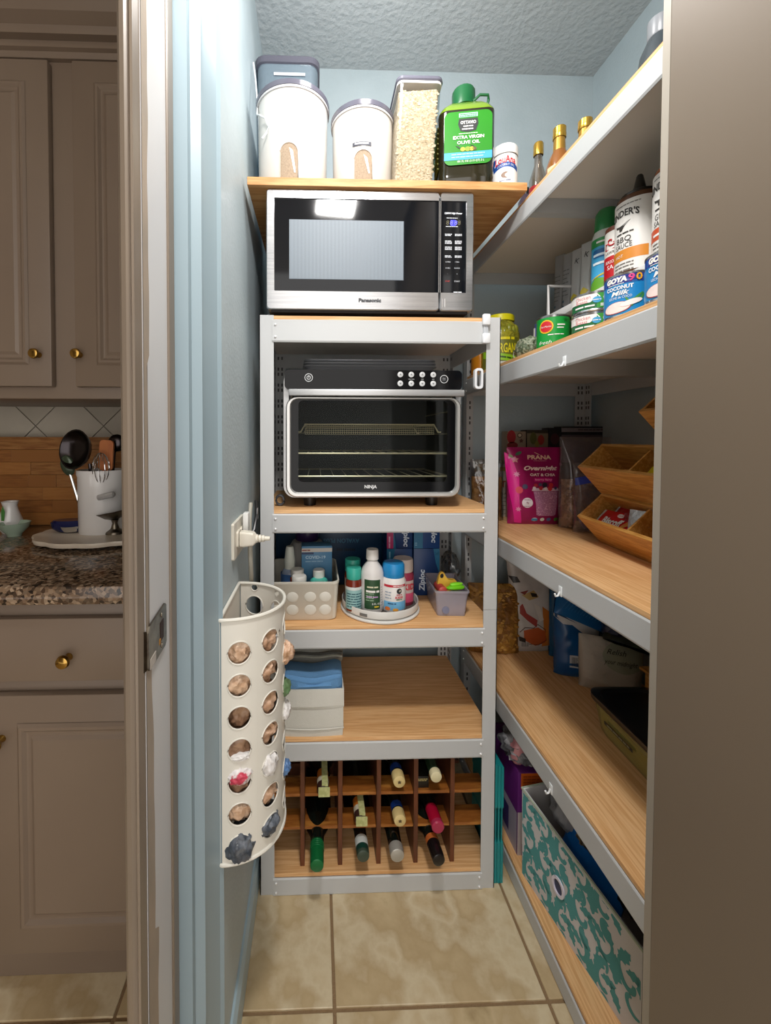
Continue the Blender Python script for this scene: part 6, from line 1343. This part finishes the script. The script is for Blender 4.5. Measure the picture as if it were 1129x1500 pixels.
o = thing('navy_pack', 'small navy wrapped pack between the blue pinstriped bag and the shelf edge', 'pack', (at(908, 938, Y=1.13).x+.012, 1.15, zD+.17)); b = BM(); crumple(b, (0, 0, .02), .045, .25, 2, 3, (1, .8, .8), 27); obj('wrapper', b, mat('navy', '#12143a', .3), o); ring(o, P('#4a5080'), 0, .02, .012, .002)
# black lidded bin and the bamboo box behind it
q0 = at(868, 1073, z=zD); q1 = at(943, 1146, z=zD)
o = thing('lidded_bin', 'clear yellowish bin with a dark navy lid on the lower right shelf', 'bin', (.712, 1.035, zD), -pi/2-.03); hb = tz_(868, 1012, 1.02)-zD; Lb = .36; Db = .17
def cs_(ins, z): return [(x, y, z) for x, y in rrect(ins, Lb-ins, ins, Db-ins, .035)]
b = BM(); loft(b, [cs_(.016, 0), cs_(.010, .012), cs_(.0, hb-.014)]); obj('tub', b, film('olive clear', '#d9d8a8', .2, .06, .42, '#b7b878'), o, smooth=40)
b = BM(); loft(b, [[(x, y, z + .016*sin(x*9+.5)*(1 if z > .02 else 0)) for x, y, z in cs_(.006+i, z)] for i, z in ((.012, .003), (.006, .02), (.002, hb*.55))]); obj('contents', b, mat('yellow cloth', '#cfcb5c', .7, col2='#b8b44c', scale=6), o, smooth=40)
navy = mat('navy lid', '#0c0d16', .3); b = BM(); loft(b, [cs_(-.004, hb-.016), cs_(-.006, hb-.012), cs_(-.006, hb-.002), cs_(-.002, hb), cs_(.008, hb), cs_(.012, hb-.006)]); obj('lid', b, navy, o, smooth=30)
sheet(o, P('#20231c'), .06, .155, hb*.42, hb*.52, lambda x, z, e: (x, .010*(1-z/hb)-.003-e, z), n=4, name='label_strip'); words(o, '~10', .006, .108, hb*.47, P('#8d8f70'), lambda x, z, e: (x, .010*(1-z/hb)-.003-e, z), e=.001, w=.075)
o = thing('bamboo_box', 'honey coloured bamboo box behind the navy lidded bin', 'box', (.885, 1.06, zD), -pi/2); hh = tz_(900, 984, 1.04)-zD
b = BM(); bx(b, 0, .30, 0, .10, 0, hh-.008); obj('box', b, bam, o, smooth=0); box('lid', bam, o, -.005, .305, -.014, .10, hh-.008, hh, .002, smooth=0)

# ------------------------------------------------------------------ bottom shelf of the right rack and the floor
zE = SE
tealp = mat('teal plastic', '#158a8c', .35, col2='#127c80', scale=6)
p = at(729, 1296, z=0); o = thing('folded_organizer', 'teal folded plastic organizer standing on the floor between the racks', 'organizer', (p.x+.004, p.y+.004, 0)); hh = tz_(729, 1122, p.y)
for k, (x0_, x1_) in enumerate(((-.013, -.006), (-.005, .003), (.004, .011))):
    b = BM(); zz = [0, hh*.34, hh*.36, hh*.62, hh*.64, hh-.004*k]
    loft(b, [[(x0_+i, 0+i, z), (x1_-i, i, z), (x1_-i, .16, z), (x0_+i, .16, z)] for z, i in zip(zz, (0, 0, .002, .002, 0, 0))]); obj('fold', b, tealp, o, smooth=0)
p = at(748, 1266, z=zE); o = thing('tea_box', 'purple, white and orange carton standing at the far end of the bottom shelf', 'box', (.557, 1.09, zE)); hh = tz_(760, 1132, 1.09)-zE; pur = P('#5d1f6a', .4)
bwid = .10; box('carton', pur, o, 0, bwid, 0, .20, 0, hh, .001); f = F_flat(0)
sheet(o, P('#b3a8a6'), 0, bwid, 0, hh*.52, f, n=2, name='white_panel'); sheet(o, P('#d96a1c'), .008, .07, hh*.80, hh*.99, f, n=2, name='orange_panel'); lines(o, P('#b04a10'), .014, .06, [hh*(.84+.035*i) for i in range(4)], .0035, f, e=.001)
blob(o, P('#7a1f6a'), [(.012, 0), (.075, 0), (.075, hh*.36), (.05, hh*.30), (.03, hh*.18), (.012, hh*.14)], f, e=.001); words(o, '200', .016, .034, .020, P('#e3c4d8'), f, e=.0016, bold=.0006); lines(o, P('#6f5a6a'), .024, .06, [hh*(.34+.03*i) for i in range(5)], .003, f, e=.001)
F_side = lambda x, z, e: (-e, x, z); sheet(o, P('#a79fb0'), 0.004, .196, 0, hh*.5, F_side, n=2, name='white_side'); sheet(o, P('#3a2f6a'), .05, .196, hh*.1, hh*.4, F_side, n=2, e=.001, name='side_print')
o = thing('grey_bag', 'grey and pink plastic bag lying on the purple carton', 'bag', (.60, 1.14, zE+hh)); b = BM(); crumple(b, (.0, .0, .045), .06, .4, 2, 4, (1.05, 1, .68), 33); obj('bag', b, mat('grey film bag', '#77777b', .3, col2=['#4a4a4e', '#a4a4a8'], scale=18, bump=.3, bscale=60), o, smooth=60); b = BM(); crumple(b, (-.034, -.03, .045), .03, .3, 2, 3, (.7, .6, 1.15), 35); obj('pink_corner', b, P('#c98a90', .35), o, smooth=60)
# damask fabric bins
def damask():
    m = bpy.data.materials.new('damask'); m.use_nodes = True; nt = m.node_tree; N = nt.nodes; L = nt.links; b = N['Principled BSDF']; b.inputs['Roughness'].default_value = .85
    tc = N.new('ShaderNodeTexCoord'); n = N.new('ShaderNodeTexNoise'); n.inputs['Scale'].default_value = 9; n.inputs['Detail'].default_value = 1; L.new(tc.outputs['Object'], n.inputs['Vector'])
    mx = N.new('ShaderNodeMixRGB'); mx.inputs[0].default_value = .22; L.new(tc.outputs['Object'], mx.inputs[1]); L.new(n.outputs[1], mx.inputs[2])
    w = N.new('ShaderNodeTexWave'); w.wave_type = 'RINGS'; w.inputs['Scale'].default_value = 8; w.inputs['Distortion'].default_value = 9; w.inputs['Detail'].default_value = 1.2; w.inputs['Detail Scale'].default_value = 2.2; L.new(mx.outputs[0], w.inputs['Vector'])
    r = N.new('ShaderNodeValToRGB'); r.color_ramp.elements[0].position = .45; r.color_ramp.elements[1].position = .5; r.color_ramp.elements[0].color = (*lin('#b5b3b4'), 1); r.color_ramp.elements[1].color = (*lin('#3f7f80'), 1); L.new(w.outputs[0], r.inputs[0]); L.new(r.outputs[0], b.inputs['Base Color']); return m
dmk = damask(); dgrey = P('#cbc9ca', .85); dteal = P('#4f9596', .85)
pA = at(775, 1312, z=zE); pB = at(908, 1482, z=zE)
yaw_b = atan2(.057, .29)
FH = tz_(762, 1154, 1.045)-zE
fbn = thing('patterned_bin', 'large white and teal damask fabric bin on the bottom right shelf', 'fabric bin', (.545, 1.045, zE), -pi/2+yaw_b)
LB_, DB_ = .33, .26; hA, hB = FH, FH-.03
def fr(i, z, k=0): return [(i, i, z), (LB_-i, i, z*(hB/hA if z > .05 else 1)), (LB_-i, DB_-i, z*(hB/hA if z > .05 else 1)), (i, DB_-i, z)]
b = BM(); loft(b, [fr(.002, 0), fr(0, hA), fr(.005, hA), fr(.007, .006)]); obj('fabric_box', b, dgrey, fbn, smooth=0)
# the printed scrolls
Fb = lambda x, z, e: (x, .002*(1-z/hA)-e, z)
def scroll(cx, cz, s, a, flip=1, curl=1.6):
    pts = []; 
    for i in range(15):
        t = i/14; r = s*(1-t*.72); th = a+flip*curl*pi*t*.75; pts.append((cx+r*cos(th)*.8, cz+r*sin(th), s*.17*(1-t*.5)*(0.35+min(1, t*4))))
    b = BM(); V = []
    for i, (x, z, w) in enumerate(pts):
        j = min(i+1, 14); k = max(i-1, 0); dx, dz = pts[j][0]-pts[k][0], pts[j][1]-pts[k][1]; n = math.hypot(dx, dz) or 1; nx, nz = -dz/n*w, dx/n*w
        V.append([b.verts.new(Fb(max(.003, min(LB_-.003, x+sg*nx)), max(.003, min((hA-.006)-(hA-hB)*x/LB_, z+sg*nz)), .0006)) for sg in (-1, 1)])
    for a_, c_ in zip(V, V[1:]): b.faces.new((a_[0], a_[1], c_[1], c_[0]))
    return obj('printed_scroll', b, dteal, fbn, smooth=0)
def leafp(cx, cz, l, a, w=.3): return blob(fbn, dteal, [(cx+l*(t-.5)*cos(a)-w*l*sin(pi*t)*sg*sin(a)*(1+.3*sin(t*25)), cz+l*(t-.5)*sin(a)+w*l*sin(pi*t)*sg*cos(a)*(1+.3*sin(t*25))) for sg, rng in ((1, range(0, 11)), (-1, range(10, -1, -1))) for t in [q/10 for q in rng]], lambda x, z, e: Fb(max(.003, min(LB_-.003, x)), max(.003, min(hA-.008-(hA-hB)*max(0, x)/LB_, z)), e), e=.0005, name='printed_leaf', rings=2)
rr = random.Random(12)
for cx in (.0, .11, .22):
    for cz, ro in ((.03, 0), (.11, .9), (.19, .3)):
        ox = .055 if cz == .11 else 0
        for fl_ in (1, -1):
            scroll(cx+ox+fl_*.031, cz, .034, pi/2+ro*fl_, fl_); scroll(cx+ox+fl_*.036, cz-.036, .025, -pi/2+ro, -fl_); leafp(cx+ox+fl_*.018, cz+.033, .048, pi/2-fl_*.6, .22); leafp(cx+ox+fl_*.040, cz+.018, .040, pi/2-fl_*1.1, .22)
        leafp(cx+ox, cz-.016, .062, pi/2, .24); leafp(cx+ox+.055, cz+.004, .044, pi/2+.5, .22)
b = BM(); rim = [(x, y, z) for x, y, z in fr(0, hA)]; tube(b, [Vector(q) for q in rim], .0028, 6, True); obj('rim_piping', b, P('#a9b5a2', .8), fbn)
gx, gz = .128, (tz_(818, 1292, .93)-zE)
b = BM(); n = 28
A = [(gx+.019*cos(2*pi*i/n), gz+.022*sin(2*pi*i/n)) for i in range(n)]; B_ = [(gx+.013*cos(2*pi*i/n), gz+.016*sin(2*pi*i/n)) for i in range(n)]
loft(b, [[Fb(x, z, .0008) for x, z in A], [Fb(x, z, .004) for x, z in A], [Fb(x, z, .004) for x, z in B_], [Fb(x, z, .0008) for x, z in B_]], cap=False); obj('grommet', b, P('#d9d5e4', .3), fbn); blob(fbn, P('#2f3558', .5), B_, Fb, e=.001, name='grommet_hole', rings=1)
fb2 = thing('patterned_bin', 'second damask fabric bin, its corner showing at the near end of the shelf', 'fabric bin', (.615, .712, zE), -pi/2+yaw_b*.6)
b = BM(); hh2 = tz_(930, 1432, .70)-zE; loft(b, [[(i, i, z), (.2-i, i, z), (.2-i, .26, z), (i, .26, z)] for z, i in ((0, .002), (hh2, 0), (hh2, .005), (.006, .007))]); obj('fabric_box', b, dmk, fb2, smooth=0); b = BM(); tube(b, [(0, 0, hh2), (.2, 0, hh2), (.2, .26, hh2), (0, .26, hh2)], .0028, 6, True); obj('rim_piping', b, P('#a9b5a2', .8), fb2)
# what fills the big bin
def inb(x, y, z): return Matrix.Translation(fbn.location) @ Matrix.Rotation(fbn.rotation_euler.z, 4, 'Z') @ Vector((x, y, z))
def lump(name, label, cat, x, y, z, r, m, sc, seed, amp=.25, rot=0):
    o = thing(name, label, cat, inb(x, y, z), rot); b = BM(); crumple(b, (0, 0, 0), r, amp, 1.9, 4, sc, seed); obj('body', b, m, o, smooth=60); return o
o = lump('grey_wrap', 'light grey plastic wrapped bundle at the far end of the damask bin', 'bundle', .085, .09, hA-.005, .055, mat('grey wrap', '#8f9094', .3, bump=.3, bscale=60), (1.0, .9, .8), 51, .3)
tub('white_band', P('#b9bcc2', .35), o, [(-.03+.08*i/8, -.045+.01*sin(i), .02+.028*sin(pi*i/8)) for i in range(9)], .009, 6)
bt = mat('bright blue tote', '#1264b0', .35)
for k, (x, z, lb) in enumerate(((.13, hA-.02, 'blue packet against the front of the damask bin'), (.20, hA-.04, 'larger blue packet further along the damask bin'))):
    o = thing('blue_packet', lb, 'packet', inb(x, .040, z-.045), fbn.rotation_euler.z); o.rotation_euler = (radians(-18), radians(8-6*k), fbn.rotation_euler.z); f = pillow(.075+.02*k, .085, .018, .002, 30, k, .3); pouch('packet', bt, o, .075+.02*k, .085, f, 12, 12)
lump('tan_bag', 'tan and dark snack bag in the middle of the damask bin', 'bag', .150, .09, hA-.012, .046, mat('tan dark', '#8a744e', .4, col2=['#2a2018', '#a58d62', '#1d1612'], scale=22), (1, .8, .8), 53)
lump('maroon_bag', 'dark maroon bag toward the near end of the damask bin', 'bag', .195, .11, hA-.025, .05, mat('maroon', '#3a1c24', .4, col2=['#2a1218', '#6a3a30'], scale=16), (1.1, .8, .8), 54)
lump('black_pouch', 'black pouch in the near half of the damask bin', 'pouch', .245, .10, hA-.04, .052, mat('soft black', '#17171a', .5), (1, .9, .8), 55)
lump('brown_pack', 'mottled brown and green pack at the near end of the damask bin', 'pack', .290, .11, hA-.05, .045, mat('brown green', '#4a2a20', .45, col2=['#22160f', '#5a6a2a', '#7a4a2c'], scale=20), (.8, .9, .8), 56)
o = thing('grey_clip_strap', 'pale grey strap lying over the blue packets in the damask bin', 'strap', inb(.20, .07, hA-.028), fbn.rotation_euler.z); tub('strap', P('#8d9298', .5), o, [(-.03+.012*i, -.01+.004*i, -.004*i+.006*sin(i)) for i in range(7)], .006, 6)
lump('crumpled_grey_bag', 'dark grey plastic bag behind the packs in the damask bin', 'bag', .25, .19, hA-.03, .05, mat('dark grey bag', '#3c3d42', .35, bump=.3, bscale=60), (1.2, .8, .8), 57)
